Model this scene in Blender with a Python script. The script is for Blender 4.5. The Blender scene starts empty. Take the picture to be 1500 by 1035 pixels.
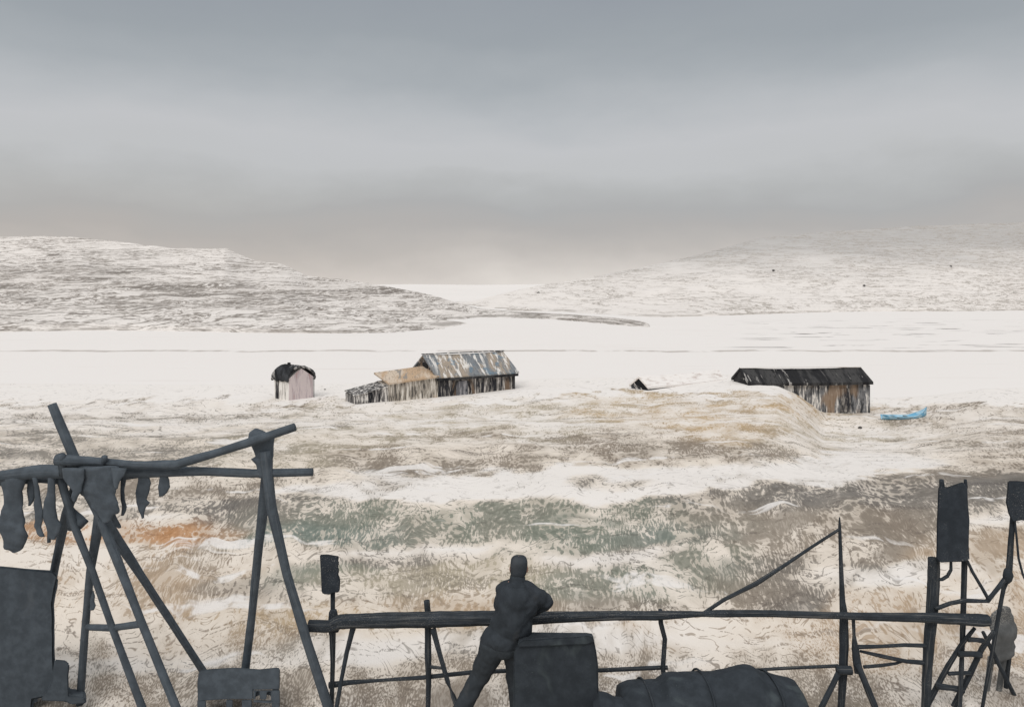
# A northern fjord in late winter: a drying rack, a railing and a resting figure in front of
# snow-patched tundra, old barns on the shore, a frozen inlet and low snowy hills.
import bpy, bmesh, math, random
import numpy as np
from mathutils import Vector, noise
R = math.radians
random.seed(7)
scene = bpy.context.scene
COL = scene.collection

# ------------------------------------------------------------------ camera
F, HY, CX, CAMZ = 1100.0, 430.0, 750.0, 4.3          # focal length / horizon row in photo pixels
cam_data = bpy.data.cameras.new('camera')
cam = bpy.data.objects.new('camera', cam_data); COL.objects.link(cam)
cam.location = (0, 0, CAMZ); cam.rotation_euler = (R(90), 0, 0)
cam_data.sensor_width = 36.0; cam_data.lens = F / 1500 * 36
cam_data.shift_y = -(517.5 - HY) / 1500
cam_data.clip_start = 0.1; cam_data.clip_end = 9000
scene.camera = cam

def W(px, py, D):
    """photo pixel + distance from the camera plane -> world point"""
    return Vector(((px - CX) / F * D, D, CAMZ - (py - HY) / F * D))

# ------------------------------------------------------------------ object helpers
def link(name, me, mat=None, parent=None, loc=(0, 0, 0)):
    o = bpy.data.objects.new(name, me); COL.objects.link(o)
    o.location = loc
    if parent is not None: o.parent = parent
    if mat is not None and isinstance(me, bpy.types.Mesh) and not me.materials: me.materials.append(mat)
    return o

def tag(o, label=None, cat=None, group=None, kind=None):
    if label: o['label'] = label
    if cat: o['category'] = cat
    if group: o['group'] = group
    if kind: o['kind'] = kind
    return o

def thing(name, loc, label, cat, group=None):
    return tag(link(name, None, loc=loc), label, cat, group)

def emit(name, bm, mat, parent=None, base=None, smooth=True, norm=True):
    """links a bmesh holding WORLD coordinates as one mesh object"""
    if norm: bmesh.ops.recalc_face_normals(bm, faces=bm.faces)
    off = Vector(base) if base is not None else Vector((0, 0, 0))
    p = parent
    while p is not None:
        off = off + p.location; p = p.parent
    bmesh.ops.translate(bm, verts=bm.verts, vec=-off)
    me = bpy.data.meshes.new(name); bm.to_mesh(me); bm.free()
    for f in me.polygons: f.use_smooth = smooth
    return link(name, me, mat, parent, loc=base if base is not None else (0, 0, 0))

def jit(p, s, f=1.0):
    return Vector((noise.noise(p * f), noise.noise(p * f + Vector((31, 7, 3))), noise.noise(p * f + Vector((5, 77, 19))))) * s

def bm_tube(pts, radii, seg=10, rough=0.10, sub=5, square=False):
    """rough pole through world points, a radius for each point"""
    bm = bmesh.new(); lay = bm.verts.layers.float_vector.new('grain')
    P, Q = [], []
    for i in range(len(pts) - 1):
        for k in range(sub):
            t = k / sub
            P.append(pts[i].lerp(pts[i + 1], t)); Q.append(radii[i] * (1 - t) + radii[i + 1] * t)
    P.append(pts[-1]); Q.append(radii[-1])
    rings = []
    for i, p in enumerate(P):
        d = (P[min(i + 1, len(P) - 1)] - P[max(i - 1, 0)]).normalized()
        up = Vector((0, 0, 1)) if abs(d.z) < .85 else Vector((0, 1, 0))
        a = d.cross(up).normalized(); b = a.cross(d).normalized()
        ring = []
        for k in range(seg):
            th = 2 * math.pi * (k + .5) / seg
            c, s = math.cos(th), math.sin(th)
            if square:
                m = max(abs(c), abs(s)); c, s = c / m * .93, s / m * .93
            q = p + (a * c + b * s) * Q[i]
            n = noise.noise(q * 3.1 + Vector((p.x, 0, p.z))) * .7 + noise.noise(q * 13) * .5
            v = bm.verts.new(q + (a * c + b * s) * Q[i] * rough * n); ring.append(v)
            v[lay] = (c * Q[i] * 30, s * Q[i] * 30, sum((P[j + 1] - P[j]).length for j in range(i)) * 1.6 + P[0].x * 9)
        rings.append(ring)
    for i in range(len(rings) - 1):
        for k in range(seg):
            bm.faces.new((rings[i][k], rings[i][(k + 1) % seg], rings[i + 1][(k + 1) % seg], rings[i + 1][k]))
    bm.faces.new(rings[0][::-1]); bm.faces.new(rings[-1])
    return bm

def pole(name, spec, mat, parent, rough=.10, seg=10, square=False, sub=5):
    """spec: list of (px, py, distance, width in px)"""
    pts = [W(a, b, d) for a, b, d, w in spec]
    rad = [w / F * d / 2 for a, b, d, w in spec]
    return emit(name, bm_tube(pts, rad, seg, rough, sub, square), mat, parent, smooth=not square)

def to_ground(spec, extra=0.06):
    """extends the last leg segment until it meets the ground"""
    a, b = W(*spec[-2][:3]), W(*spec[-1][:3])
    d = b - a
    t = 1.0
    for k in range(400):
        p = a + d * t
        if p.z <= ground_z(p.x, p.y) - extra: break
        t += .02
    D = p.y
    px, py = p.x / D * F + CX, (CAMZ - p.z) / D * F + HY
    return spec[:-1] + [(px, py, D, spec[-1][3])]

def bm_loft(rows, D, depth=.45, seg=16, expo=2.0, rough=.02, sub=3, dmin=.03):
    """rows: (py, px left, px right) top to bottom -> closed body at distance D, thickness = depth * width"""
    rr = []
    for i in range(len(rows) - 1):
        for k in range(sub):
            t = k / sub
            rr.append([rows[i][j] * (1 - t) + rows[i + 1][j] * t for j in range(3)])
    rr.append(list(rows[-1]))
    bm = bmesh.new(); rings = []
    for py, xl, xr in rr:
        c = W((xl + xr) / 2, py, D); hw = max((xr - xl) / 2 / F * D, .004); hd = max(hw * depth, dmin / 2)
        ring = []
        for k in range(seg):
            th = 2 * math.pi * (k + .5) / seg
            co, si = math.cos(th), math.sin(th)
            x = math.copysign(abs(co) ** (2 / expo), co) * hw; y = math.copysign(abs(si) ** (2 / expo), si) * hd
            v = c + Vector((x, y, 0)); v += jit(v, rough, 5.0) + jit(v, rough * .5, 17.0)
            ring.append(bm.verts.new(v))
        rings.append(ring)
    for i in range(len(rings) - 1):
        for k in range(seg):
            bm.faces.new((rings[i][k], rings[i][(k + 1) % seg], rings[i + 1][(k + 1) % seg], rings[i + 1][k]))
    bm.faces.new(rings[0][::-1]); bm.faces.new(rings[-1])
    return bm

# ------------------------------------------------------------------ node helpers
class NT:
    def __init__(s, tree): s.t = tree; tree.nodes.clear()
    def n(s, typ, **kw):
        nd = s.t.nodes.new(typ)
        for k, v in kw.items(): setattr(nd, k, v)
        return nd
    def put(s, sock, v):
        if isinstance(v, bpy.types.NodeSocket): s.t.links.new(v, sock)
        elif v is not None: sock.default_value = v
    def math(s, op, a, b=None, c=None, clamp=False):
        nd = s.n('ShaderNodeMath', operation=op, use_clamp=clamp)
        for i, v in enumerate((a, b, c)):
            if v is not None: s.put(nd.inputs[i], v)
        return nd.outputs[0]
    def vmath(s, op, a, b=None):
        nd = s.n('ShaderNodeVectorMath', operation=op)
        s.put(nd.inputs[0], a)
        if b is not None: s.put(nd.inputs[1], b)
        return nd.outputs[0]
    def noise(s, vec, scale=1, detail=2, rough=.5, dist=0, out=0):
        nd = s.n('ShaderNodeTexNoise'); s.put(nd.inputs['Vector'], vec)
        nd.inputs['Scale'].default_value = scale; nd.inputs['Detail'].default_value = detail
        nd.inputs['Roughness'].default_value = rough; nd.inputs['Distortion'].default_value = dist
        return nd.outputs[out]
    def voro(s, vec, scale=1, feature='F1', rnd=1.0):
        nd = s.n('ShaderNodeTexVoronoi', feature=feature); s.put(nd.inputs['Vector'], vec)
        nd.inputs['Scale'].default_value = scale; nd.inputs['Randomness'].default_value = rnd
        return nd.outputs['Distance']
    def sm(s, v, lo, hi, a=0., b=1.):
        nd = s.n('ShaderNodeMapRange', interpolation_type='SMOOTHSTEP')
        s.put(nd.inputs[0], v); s.put(nd.inputs[1], lo); s.put(nd.inputs[2], hi); s.put(nd.inputs[3], a); s.put(nd.inputs[4], b)
        return nd.outputs[0]
    def mix(s, f, a, b, mode='MIX'):
        nd = s.n('ShaderNodeMix', data_type='RGBA', blend_type=mode)
        s.put(nd.inputs[0], f)
        for sock, v in ((nd.inputs[6], a), (nd.inputs[7], b)):
            s.put(sock, (*v, 1) if isinstance(v, tuple) and len(v) == 3 else v)
        return nd.outputs[2]
    def attr(s, name, out='Color'):
        return s.n('ShaderNodeAttribute', attribute_name=name).outputs[out]
    def scale(s, vec, x, y, z): return s.vmath('MULTIPLY', vec, (x, y, z))
    def finish(s, col, rough=.9, spec=.2, bump=None, strength=.3, dist=.02):
        b = s.n('ShaderNodeBsdfPrincipled'); s.put(b.inputs['Base Color'], (*col, 1) if isinstance(col, tuple) and len(col) == 3 else col)
        s.put(b.inputs['Roughness'], rough); b.inputs['Specular IOR Level'].default_value = spec
        if bump is not None:
            bp = s.n('ShaderNodeBump'); bp.inputs['Strength'].default_value = strength; bp.inputs['Distance'].default_value = dist
            s.put(bp.inputs['Height'], bump); s.t.links.new(bp.outputs[0], b.inputs['Normal'])
        o = s.n('ShaderNodeOutputMaterial'); s.t.links.new(b.outputs[0], o.inputs[0])

def material(name):
    m = bpy.data.materials.new(name); m.use_nodes = True
    return m, NT(m.node_tree)

def srgb(r, g, b):
    return tuple((c / 255 / 12.92) if c <= 10 else ((c / 255 + .055) / 1.055) ** 2.4 for c in (r, g, b))

# ------------------------------------------------------------------ materials
def dark_timber(name, col, light, speck=.60, wood=False):
    """weathered, tarred wood and canvas: near black with pale scuffs; wood has checks and grain along its length"""
    m, t = material(name)
    co = t.n('ShaderNodeTexCoord').outputs['Object']
    n1 = t.noise(co, 9, 5, .6); n2 = t.noise(co, 90, 3, .7); n3 = t.noise(co, 2.2, 3)
    c = t.mix(t.sm(n1, .35, .7), tuple(x * .84 for x in col), tuple(x * 1.18 for x in col))
    h = t.math('ADD', n1, t.math('MULTIPLY', n2, .4))
    if wood:
        g = t.noise(t.scale(t.attr('grain', 'Vector'), 2.2, 2.2, 1.0), 1.0, 4, .65)
        k = t.noise(t.scale(t.attr('grain', 'Vector'), 4.5, 4.5, .7), 1.0, 2, .5)
        c = t.mix(t.math('MULTIPLY', t.sm(g, .52, .66), .40), c, light)
        c = t.mix(t.sm(k, .66, .72), c, tuple(x * .35 for x in col))
        h = t.math('ADD', h, t.math('SUBTRACT', t.math('MULTIPLY', g, 1.0), t.math('MULTIPLY', t.sm(k, .62, .72), 1.2)))
    else:
        w = t.noise(t.scale(t.vmath('ADD', co, t.scale(t.noise(co, 2, 2, .5, out=1), .5, .5, .9)), 5, 5, 1.6), 1, 3, .5)
        h = t.math('ADD', t.math('MULTIPLY', h, .4), t.math('MULTIPLY', w, 2.2))
        c = t.mix(t.math('MULTIPLY', t.sm(w, .56, .70), .22), c, light)
    c = t.mix(t.math('MULTIPLY', t.sm(n2, speck, speck + .12), t.sm(n3, .42, .62)), c, light)
    t.finish(c, .9, .12, h, .45, .014)
    return m
RACK = dark_timber('tarred_pole', (.084, .101, .119), (.14, .155, .17), .62, True)
RAIL = dark_timber('tarred_timber', (.036, .043, .051), (.20, .195, .185), .57, True)
CLOTH = dark_timber('dark_canvas', (.036, .043, .051), (.13, .16, .16), .64)
BINC = dark_timber('slate_canvas', (.070, .084, .099), (.13, .14, .15), .64)
SKIN = dark_timber('dried_hide', (.082, .098, .115), (.14, .14, .14), .62)
METAL = dark_timber('sooty_sheet_metal', (.034, .041, .050), (.26, .26, .25), .58)
PALE = dark_timber('silvered_board', (.125, .13, .132), (.42, .40, .37), .48)

def plank_wall(name, dark, mid, pale, bias=.5, s=1.0, rust=None):
    """old boards: paint worn off in upright streaks"""
    m, t = material(name)
    co = t.n('ShaderNodeTexCoord').outputs['Object']
    st = t.noise(t.scale(co, 4.2 * s, 4.2 * s, .55 * s), 1, 4, .65, .3)
    st2 = t.noise(t.scale(co, 2.0 * s, 2.0 * s, .8 * s), 1.3, 3, .6)
    fine = t.noise(t.scale(co, 14 * s, 14 * s, 1.2 * s), 1, 3, .7)
    v = t.math('ADD', t.math('MULTIPLY', st, .6), t.math('ADD', t.math('MULTIPLY', st2, .3), t.math('MULTIPLY', fine, .35)))
    v = t.math('SUBTRACT', v, .125)
    c = t.mix(t.sm(v, bias - .07, bias - .01), dark, mid)
    c = t.mix(t.sm(v, bias + .02, bias + .07), c, pale)
    if rust:
        c = t.mix(t.math('MULTIPLY', t.sm(t.noise(t.scale(co, .9, .9, .25), 1, 2), .52, .62), .75), c, rust)
    t.finish(c, .9, .15, v, .5, .04)
    return m
SNOW = (.83, .795, .765)
W_BARN = plank_wall('weathered_boards_grey', (.035, .035, .04), (.27, .25, .23), (.70, .66, .62), .53, 1, (.23, .16, .11))
W_STORE = plank_wall('weathered_boards_dark', (.05, .052, .056), (.20, .20, .205), (.74, .71, .67), .50, .9, (.30, .21, .14))
W_LEAN = plank_wall('flaking_black_boards', (.02, .021, .024), (.20, .19, .185), (.74, .71, .67), .50, 1.1)
W_ANNEX = plank_wall('bleached_boards', (.12, .11, .10), (.40, .36, .31), (.72, .68, .62), .48, 1.0, (.48, .36, .24))
W_WHITE = plank_wall('whitewashed_boards', (.03, .03, .03), (.55, .52, .49), (.80, .77, .73), .42, .6)
W_PINK = plank_wall('faded_mauve_boards', (.50, .36, .35), (.56, .48, .49), (.70, .61, .60), .46, .7)
W_GREY = plank_wall('grey_sill_boards', (.14, .14, .15), (.32, .31, .32), (.75, .72, .69), .55, .7)

def roof_mat(name, cols, scl, bias=.5, skew=.6):
    m, t = material(name)
    co = t.n('ShaderNodeTexCoord').outputs['Object']
    sp = t.n('ShaderNodeSeparateXYZ'); t.put(sp.inputs[0], co)
    cv = t.n('ShaderNodeCombineXYZ'); t.put(cv.inputs[0], t.math('ADD', sp.outputs[0], t.math('MULTIPLY', sp.outputs[2], skew))); t.put(cv.inputs[1], sp.outputs[1]); t.put(cv.inputs[2], sp.outputs[2])
    k = cv.outputs[0]
    v = t.noise(t.scale(k, 4.2 * scl, .5 * scl, .7 * scl), 1, 4, .65, .2)
    z = t.noise(t.scale(k, 1.1 * scl, .25 * scl, .3 * scl), 1, 3, .6)
    z2 = t.noise(t.vmath('ADD', t.scale(k, .5 * scl, .2, .25), (4, 2, 1)), 1, 2)
    f = t.noise(t.scale(k, 13 * scl, 2.0 * scl, 2.5 * scl), 1, 3, .7)
    c = t.mix(t.sm(z, .44, .58), cols[0], cols[1])
    c = t.mix(t.math('MULTIPLY', t.sm(f, .5, .66), .7), c, tuple(x * .5 for x in cols[0]))
    c = t.mix(t.math('MULTIPLY', t.math('MULTIPLY', t.sm(v, bias + .01, bias + .07), t.sm(z2, .40, .52)), .9), c, cols[2])
    if len(cols) > 3:
        c = t.mix(t.math('MULTIPLY', t.sm(t.noise(t.scale(co, 1.1, .9, .9), 1.3, 2), .60, .66), .6), c, cols[3])
    t.finish(c, .8, .2, v, .4, .04)
    return m
R_BARN = roof_mat('patched_slate_roof', ((.20, .215, .23), (.36, .30, .24), (.74, .71, .67), (.12, .20, .27)), 1, .5)
R_STORE = roof_mat('tarred_roof', ((.016, .016, .018), (.055, .054, .054), (.40, .38, .36)), .8, .575, 0)
R_SHED = roof_mat('black_felt_roof', ((.012, .013, .015), (.05, .053, .058), (.66, .63, .60)), 1.0, .53)
R_RUST = roof_mat('rusted_sheet_roof', ((.50, .36, .24), (.60, .50, .40), (.26, .24, .22)), 1.0, .54)
m_, t_ = material('snowed_over_roof')
co_ = t_.n('ShaderNodeTexCoord').outputs['Object']
n_ = t_.noise(t_.scale(co_, .5, 2, 5), 1, 4, .65)
t_.finish(t_.mix(t_.math('MULTIPLY', t_.sm(n_, .50, .68), .75), SNOW, (.52, .44, .40)), .85, .15, n_, .3, .05)
R_SNOW = m_
m_, t_ = material('snow')
co_ = t_.n('ShaderNodeTexCoord').outputs['Object']
t_.finish(t_.mix(t_.noise(co_, .8, 4), SNOW, (.80, .765, .735)), .85, .15, t_.noise(co_, 3, 5), .3, .05)
SNOWM = m_
m_, t_ = material('faded_blue_paint')
co_ = t_.n('ShaderNodeTexCoord').outputs['Object']
n_ = t_.noise(t_.scale(co_, 1.2, 3, 3), 1.5, 4)
t_.finish(t_.mix(t_.sm(n_, .35, .62), (.16, .42, .62), (.42, .62, .74)), .6, .3, n_, .2, .02)
BLUE = m_
m_, t_ = material('white_gunwale_paint')
t_.finish((.78, .75, .71), .6, .3)
WHITE = m_
m_, t_ = material('bare_stone')
co_ = t_.n('ShaderNodeTexCoord').outputs['Object']
t_.finish(t_.mix(t_.noise(co_, 6, 4), (.05, .05, .05), (.16, .15, .14)), .9, .2, t_.noise(co_, 9, 4), .6, .05)
STONE = m_

# ------------------------------------------------------------------ ground
CREST = [(-2000, 586), (-200, 587), (0, 589), (250, 592), (460, 590), (560, 588), (690, 586), (790, 581), (880, 578), (950, 578),
         (1040, 574), (1110, 571), (1138, 572), (1165, 585), (1188, 602), (1204, 615), (1240, 617), (1300, 616), (1370, 611), (1440, 599), (1500, 597), (3500, 596)]
CXs = np.array([c[0] for c in CREST], float); CYs = np.array([c[1] for c in CREST], float)
DC = 55.0
LAKE_Z = -6.2
def sstep(a, b, x):
    t = np.clip((x - a) / (b - a), 0, 1); return t * t * (3 - 2 * t)
def ground_base(x, y):
    px = x / np.maximum(y, 4.0) * F + CX
    zc = CAMZ - (np.interp(px, CXs, CYs) - HY) / F * DC
    z = zc * sstep(12.0, DC, y)
    z = z - sstep(66, 84, y) * (z + 8.5)
    # drift against the far barn's right half
    return z
def ground_z(x, y):
    z = float(ground_base(np.array(float(x)), np.array(float(y))))
    if y > 9.2:
        amp = min((y - 9.2) / 10, 1) * (1 - float(sstep(46, 54, y))) * 1.0 + .12 * float(sstep(20, 50, y))
        z += amp * (noise.noise(Vector((x * .16, y * .16, 0))) * .16 + noise.noise(Vector((x * .5, y * .5, 4))) * .07)
    z += noise.noise(Vector((x * 1.9, y * 1.9, 9))) * .015
    return z

NU, NV = 520, 470
us = np.linspace(-1.35, 1.35, NU)
ys = np.concatenate([np.geomspace(3, 98, NV - 22) - 12, np.geomspace(112, 3500, 22) - 12])
X = (us[None, :] * (ys[:, None] + 12)).ravel(); Y = np.repeat(ys, NU)
Z = np.array([ground_z(x, y) for x, y in zip(X, Y)])
idx = np.arange(NU * NV).reshape(NV, NU)
quads = np.stack([idx[:-1, :-1], idx[:-1, 1:], idx[1:, 1:], idx[1:, :-1]], -1).reshape(-1, 4)
me = bpy.data.meshes.new('ground')
me.from_pydata(np.stack([X, Y, Z], 1).tolist(), [], quads.tolist())
for p in me.polygons: p.use_smooth = True
ground = link('ground', me)
tag(ground, kind='structure')

# regions of vegetation on the ground: where each kind of growth stands (worked out once as seen on the survey picture)
Yp = np.maximum(Y, 5.0)
GX = X / Yp * F + CX; GY = HY + (CAMZ - Z) / Yp * F
wob = np.array([noise.noise(Vector((x * .9, y * .45, 2))) for x, y in zip(X, Y)])
wob2 = np.array([noise.noise(Vector((x * .33, y * .2, 8))) for x, y in zip(X, Y)])
wob3 = np.array([noise.noise(Vector((x * 2.6, y * 1.1, 5))) for x, y in zip(X, Y)])
GXw = GX + wob * 34 + wob2 * 60 + wob3 * 22; GYw = GY + wob * 10 + wob2 * 12 + wob3 * 6
BROWN, GREY, GREEN, TEAL, OCHRE, ORANGE, SLATE, OLIVE, TAN = (
    srgb(128, 116, 103), srgb(128, 124, 118), srgb(108, 118, 106), srgb(98, 116, 110), srgb(192, 164, 124),
    srgb(186, 130, 76), srgb(92, 90, 88), srgb(170, 160, 138), srgb(176, 152, 126))
# (px, py, rx, ry, colour, density, weight)
ZONES = [
 (120, 612, 260, 14, GREY, .42, 1), (60, 655, 150, 22, GREY, .60, 1), (110, 680, 90, 9, SLATE, .66, 1), (270, 650, 160, 18, GREY, .58, 1), (330, 625, 170, 12, GREY, .40, 1),
 (430, 650, 110, 26, OLIVE, .60, 1), (560, 640, 120, 16, OLIVE, .48, 1), (600, 660, 120, 22, BROWN, .62, 1), (760, 655, 120, 22, BROWN, .60, 1),
 (760, 622, 160, 14, OLIVE, .40, .9), (900, 650, 120, 20, BROWN, .60, 1), (1000, 605, 130, 24, OCHRE, .55, 1), (1090, 620, 90, 24, OCHRE, .58, 1),
 (1080, 668, 110, 16, BROWN, .60, 1), (1190, 620, 60, 12, OLIVE, .52, 1), (1250, 640, 120, 16, OLIVE, .36, 1), (1430, 622, 120, 16, BROWN, .56, 1), (1440, 655, 130, 16, BROWN, .62, 1), (1330, 662, 120, 10, GREY, .36, 1),
 (300, 705, 170, 14, BROWN, .58, 1), (480, 705, 70, 10, BROWN, .60, 1), (130, 715, 120, 12, BROWN, .5, 1),
 (740, 711, 300, 15, GREY, .17, 2.2), (560, 722, 120, 8, GREY, .22, 1), (1090, 695, 150, 18, GREY, .17, 2.2), (1230, 682, 130, 11, GREY, .15, 2), (930, 713, 75, 6, SLATE, .70, 1.3),
 (1330, 718, 230, 16, SLATE, .78, 1.8), (1170, 728, 160, 12, SLATE, .70, 1), (1450, 690, 120, 12, BROWN, .62, 1), (1450, 735, 110, 20, SLATE, .74, 1),
 (290, 742, 140, 9, SLATE, .62, 1), (380, 755, 110, 14, SLATE, .60, 1), (60, 745, 100, 12, GREY, .4, 1), (230, 768, 70, 8, ORANGE, .66, 1), (250, 760, 50, 8, GREY, .12, .8), (200, 783, 110, 9, ORANGE, .76, 1.2), (100, 772, 90, 10, ORANGE, .5, 1), (70, 810, 120, 14, TAN, .40, 1),
 (480, 755, 100, 14, GREEN, .66, 1), (420, 780, 100, 12, TEAL, .62, 1), (620, 745, 110, 12, GREEN, .74, 1), (640, 775, 110, 16, GREEN, .74, 1.1), (540, 785, 70, 12, TEAL, .66, 1), (780, 755, 90, 16, GREEN, .68, 1), (770, 790, 80, 14, GREEN, .66, 1),
 (930, 755, 110, 14, GREEN, .68, 1), (960, 775, 120, 14, TEAL, .74, 1), (1060, 755, 90, 14, BROWN, .68, 1), (1180, 765, 110, 18, BROWN, .70, 1), (1280, 765, 100, 20, BROWN, .68, 1), (1230, 800, 120, 16, BROWN, .64, 1), (1430, 790, 80, 18, TAN, .62, 1), (1460, 755, 60, 14, GREY, .2, 1),
 (600, 806, 130, 7, GREY, .26, 1), (690, 798, 70, 6, GREY, .22, 1), (590, 812, 90, 8, SLATE, .55, .8), (880, 812, 70, 10, GREY, .30, 1), (1310, 842, 100, 12, GREY, .28, 1.1), (1180, 845, 70, 10, GREY, .3, 1),
 (340, 815, 120, 14, BROWN, .52, 1), (260, 830, 110, 20, TAN, .50, 1), (340, 862, 60, 16, SLATE, .60, 1.2), (440, 845, 70, 16, GREEN, .58, 1), (450, 872, 90, 14, GREY, .46, 1), (560, 850, 110, 16, OLIVE, .56, 1), (660, 850, 90, 26, OLIVE, .68, 1), (640, 880, 120, 14, TAN, .50, 1),
 (860, 850, 80, 20, GREEN, .56, 1), (950, 850, 110, 24, GREEN, .64, 1.1), (1010, 830, 80, 20, GREEN, .62, 1), (930, 880, 120, 12, BROWN, .56, 1), (1090, 860, 90, 26, BROWN, .64, 1), (1110, 830, 90, 14, SLATE, .60, .8), (1160, 870, 70, 20, SLATE, .6, .7),
 (1300, 880, 80, 14, TAN, .5, 1), (1300, 915, 140, 18, TAN, .6, 1), (1150, 920, 120, 14, TAN, .46, 1), (1450, 850, 80, 30, TAN, .42, 1), (1000, 915, 100, 12, TAN, .36, 1),
 (820, 932, 130, 13, GREY, .26, 1.2), (1080, 940, 120, 12, TAN, .36, 1), (560, 945, 110, 12, GREY, .30, 1), (600, 920, 100, 14, OCHRE, .42, 1),
 (430, 905, 120, 18, OCHRE, .48, 1), (470, 955, 130, 12, GREY, .30, 1), (200, 880, 160, 26, TAN, .48, 1), (160, 930, 120, 18, BROWN, .46, 1), (300, 940, 120, 24, TAN, .44, 1), (220, 975, 130, 10, GREY, .32, 1),
 (1080, 965, 160, 12, BROWN, .44, 1), (1330, 960, 140, 18, TAN, .50, 1), (700, 1000, 260, 18, BROWN, .54, 1), (560, 1030, 200, 24, BROWN, .66, 1.2), (1000, 1000, 200, 14, BROWN, .50, 1), (1330, 1020, 200, 30, BROWN, .56, 1), (200, 1025, 160, 18, BROWN, .50, 1), (800, 1100, 1400, 60, BROWN, .56, 1),
 (250, 600, 330, 8, BROWN, .44, 1.2), (560, 600, 150, 7, OLIVE, .46, 1), (1000, 588, 110, 9, OLIVE, .48, 1.3), (1440, 606, 120, 7, BROWN, .55, 1.3), (700, 564, 2600, 7, GREY, .0, 2.5), (1010, 588, 140, 12, OCHRE, .60, 2.0), (790, 594, 130, 8, OLIVE, .52, 1.5), (1120, 600, 60, 12, OCHRE, .56, 1.2), (700, 540, 3000, 25, GREY, .0, 3)]
den = np.full(X.shape, .0); wsum = np.full(X.shape, 1e-4); col = np.zeros((X.size, 3))
for px, py, rx, ry, c, d, w in ZONES:
    tilt = .085 if (px > 1000 and 650 < py < 880) else (.05 if 740 < py < 880 else 0.)
    r2 = ((GXw - px) / rx) ** 2 + ((GYw - py + tilt * (GX - px)) / ry) ** 2
    g = w * np.exp(-.85 * r2 ** 1.5) + 1e-9
    den += g * d; wsum += g; col += g[:, None] * np.array(c)
den += 1e-4 * .42; col += 1e-4 * np.array(BROWN)
den /= wsum; col /= wsum[:, None]
front = (Y < 6.0); den[front] = .5; col[front] = BROWN
den = den - .05 * ((col[:, 1] > col[:, 0]) * (den > .6))
den = den - .085 * sstep(700, 640, GY) * (Y > 8)
den = np.clip(den + wob * .05, 0, 1)
# cream tint of the thin snow where grass shows through
tint = (np.exp(-(((GY - 810) / 230) ** 4)) * (.55 + .9 * np.clip(den - .25, 0, .5)) * (.8 + .5 * wob2))[:, None] * 1.55 + .10 * sstep(576, 600, GY)[:, None]
tint = np.clip(tint * (1 - .10 * sstep(700, 630, GY))[:, None], 0, 1) * (.12 + .88 * sstep(.22, .42, den))[:, None] * .55 + .05
cream = np.array(srgb(226, 211, 191)); white = np.array(SNOW)
snowc = white * (1 - tint) + cream * tint
# the packed snow of the winter road runs clean across
def fattr(name, typ, data):
    a = me.attributes.new(name, typ, 'POINT'); key = {'FLOAT': 'value', 'FLOAT_COLOR': 'color', 'FLOAT_VECTOR': 'vector'}[typ]
    a.data.foreach_set(key, np.ascontiguousarray(data, np.float32).ravel())
one = np.ones((X.size, 1))
fattr('growth', 'FLOAT', den)
fattr('yard', 'FLOAT', 1 - sstep(8.5, 10.5, Y + wob * 1.2))
fattr('growth_tint', 'FLOAT_COLOR', np.hstack([col, one]))
fattr('snow_tint', 'FLOAT_COLOR', np.hstack([snowc, one]))
# patches get larger and longer away from the trodden yard
Ys = np.maximum(Y, -4) + 6
fattr('patch', 'FLOAT_VECTOR', np.stack([100 * X / Ys, 26 * np.log(Ys), X * 0], 1))

m, t = material('snow_patched_tundra')
co = t.attr('patch', 'Vector')
G = t.attr('growth', 'Fac'); yard = t.attr('yard', 'Fac')
def jig(vec, sc, ax, ay, det=2):
    return t.vmath('ADD', vec, t.scale(t.vmath('SUBTRACT', t.noise(vec, sc, det, .5, out=1), (.5, .5, .5)), ax, ay, 0))
cw = jig(co, .20, 4, 3)
cf = jig(cw, 1.0, .35, .35)
big = t.noise(t.scale(cw, .10, .22, 1), 1, 3, .6)
mid = t.noise(t.scale(cw, .34, .52, 1), 1, 4, .62)
area = t.sm(t.noise(t.scale(cw, .17, .30, 1), 1, 2), .46, .56)
area2 = t.sm(t.noise(t.vmath('ADD', t.scale(cw, .15, .26, 1), (5, 9, 0)), 1, 2), .52, .60)
blot = t.noise(cf, 2.9, 1.6, .55)                                    # round clumps
frond = t.noise(t.scale(jig(co, .6, 1.1, .2), 6.2, 2.0, 1), 1, 1.4, .55)   # upright fronds
cellf = t.math('SUBTRACT', .84, t.voro(cf, 2.3, 'F1', .9))          # separate round tufts
sand = t.noise(cf, 8.0, 1.2, .5)                                    # trodden yard: fine crumbs
def fmix(f, a, b):
    nd = t.n('ShaderNodeMix', data_type='FLOAT'); t.put(nd.inputs[0], f); t.put(nd.inputs[2], a); t.put(nd.inputs[3], b); return nd.outputs[0]
lb = t.math('SUBTRACT', fmix(yard, fmix(t.math('MULTIPLY', area2, .7), fmix(area, blot, frond), cellf), sand), .5)
region = t.math('ADD', t.math('MULTIPLY', t.math('SUBTRACT', G, .545), .62), t.math('ADD', t.math('MULTIPLY', t.math('SUBTRACT', big, .5), .85), t.math('MULTIPLY', t.math('SUBTRACT', mid, .5), .62)))
fine = t.noise(cf, 11, 2, .6)
V = t.math('ADD', region, t.math('ADD', t.math('MULTIPLY', lb, .95), t.math('MULTIPLY', t.math('SUBTRACT', fine, .5), .22)))
mask = t.sm(V, -.012, .030)
deep = t.sm(V, .07, .24)
tintc = t.attr('growth_tint'); snowt = t.attr('snow_tint')
hue = t.mix(t.sm(t.noise(cw, .16, 2), .4, .65), tintc, t.mix(.35, tintc, (.27, .24, .20)))
wash = t.math('MULTIPLY', t.sm(region, -.22, .10), t.sm(mid, .28, .62, .30, .85))
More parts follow.
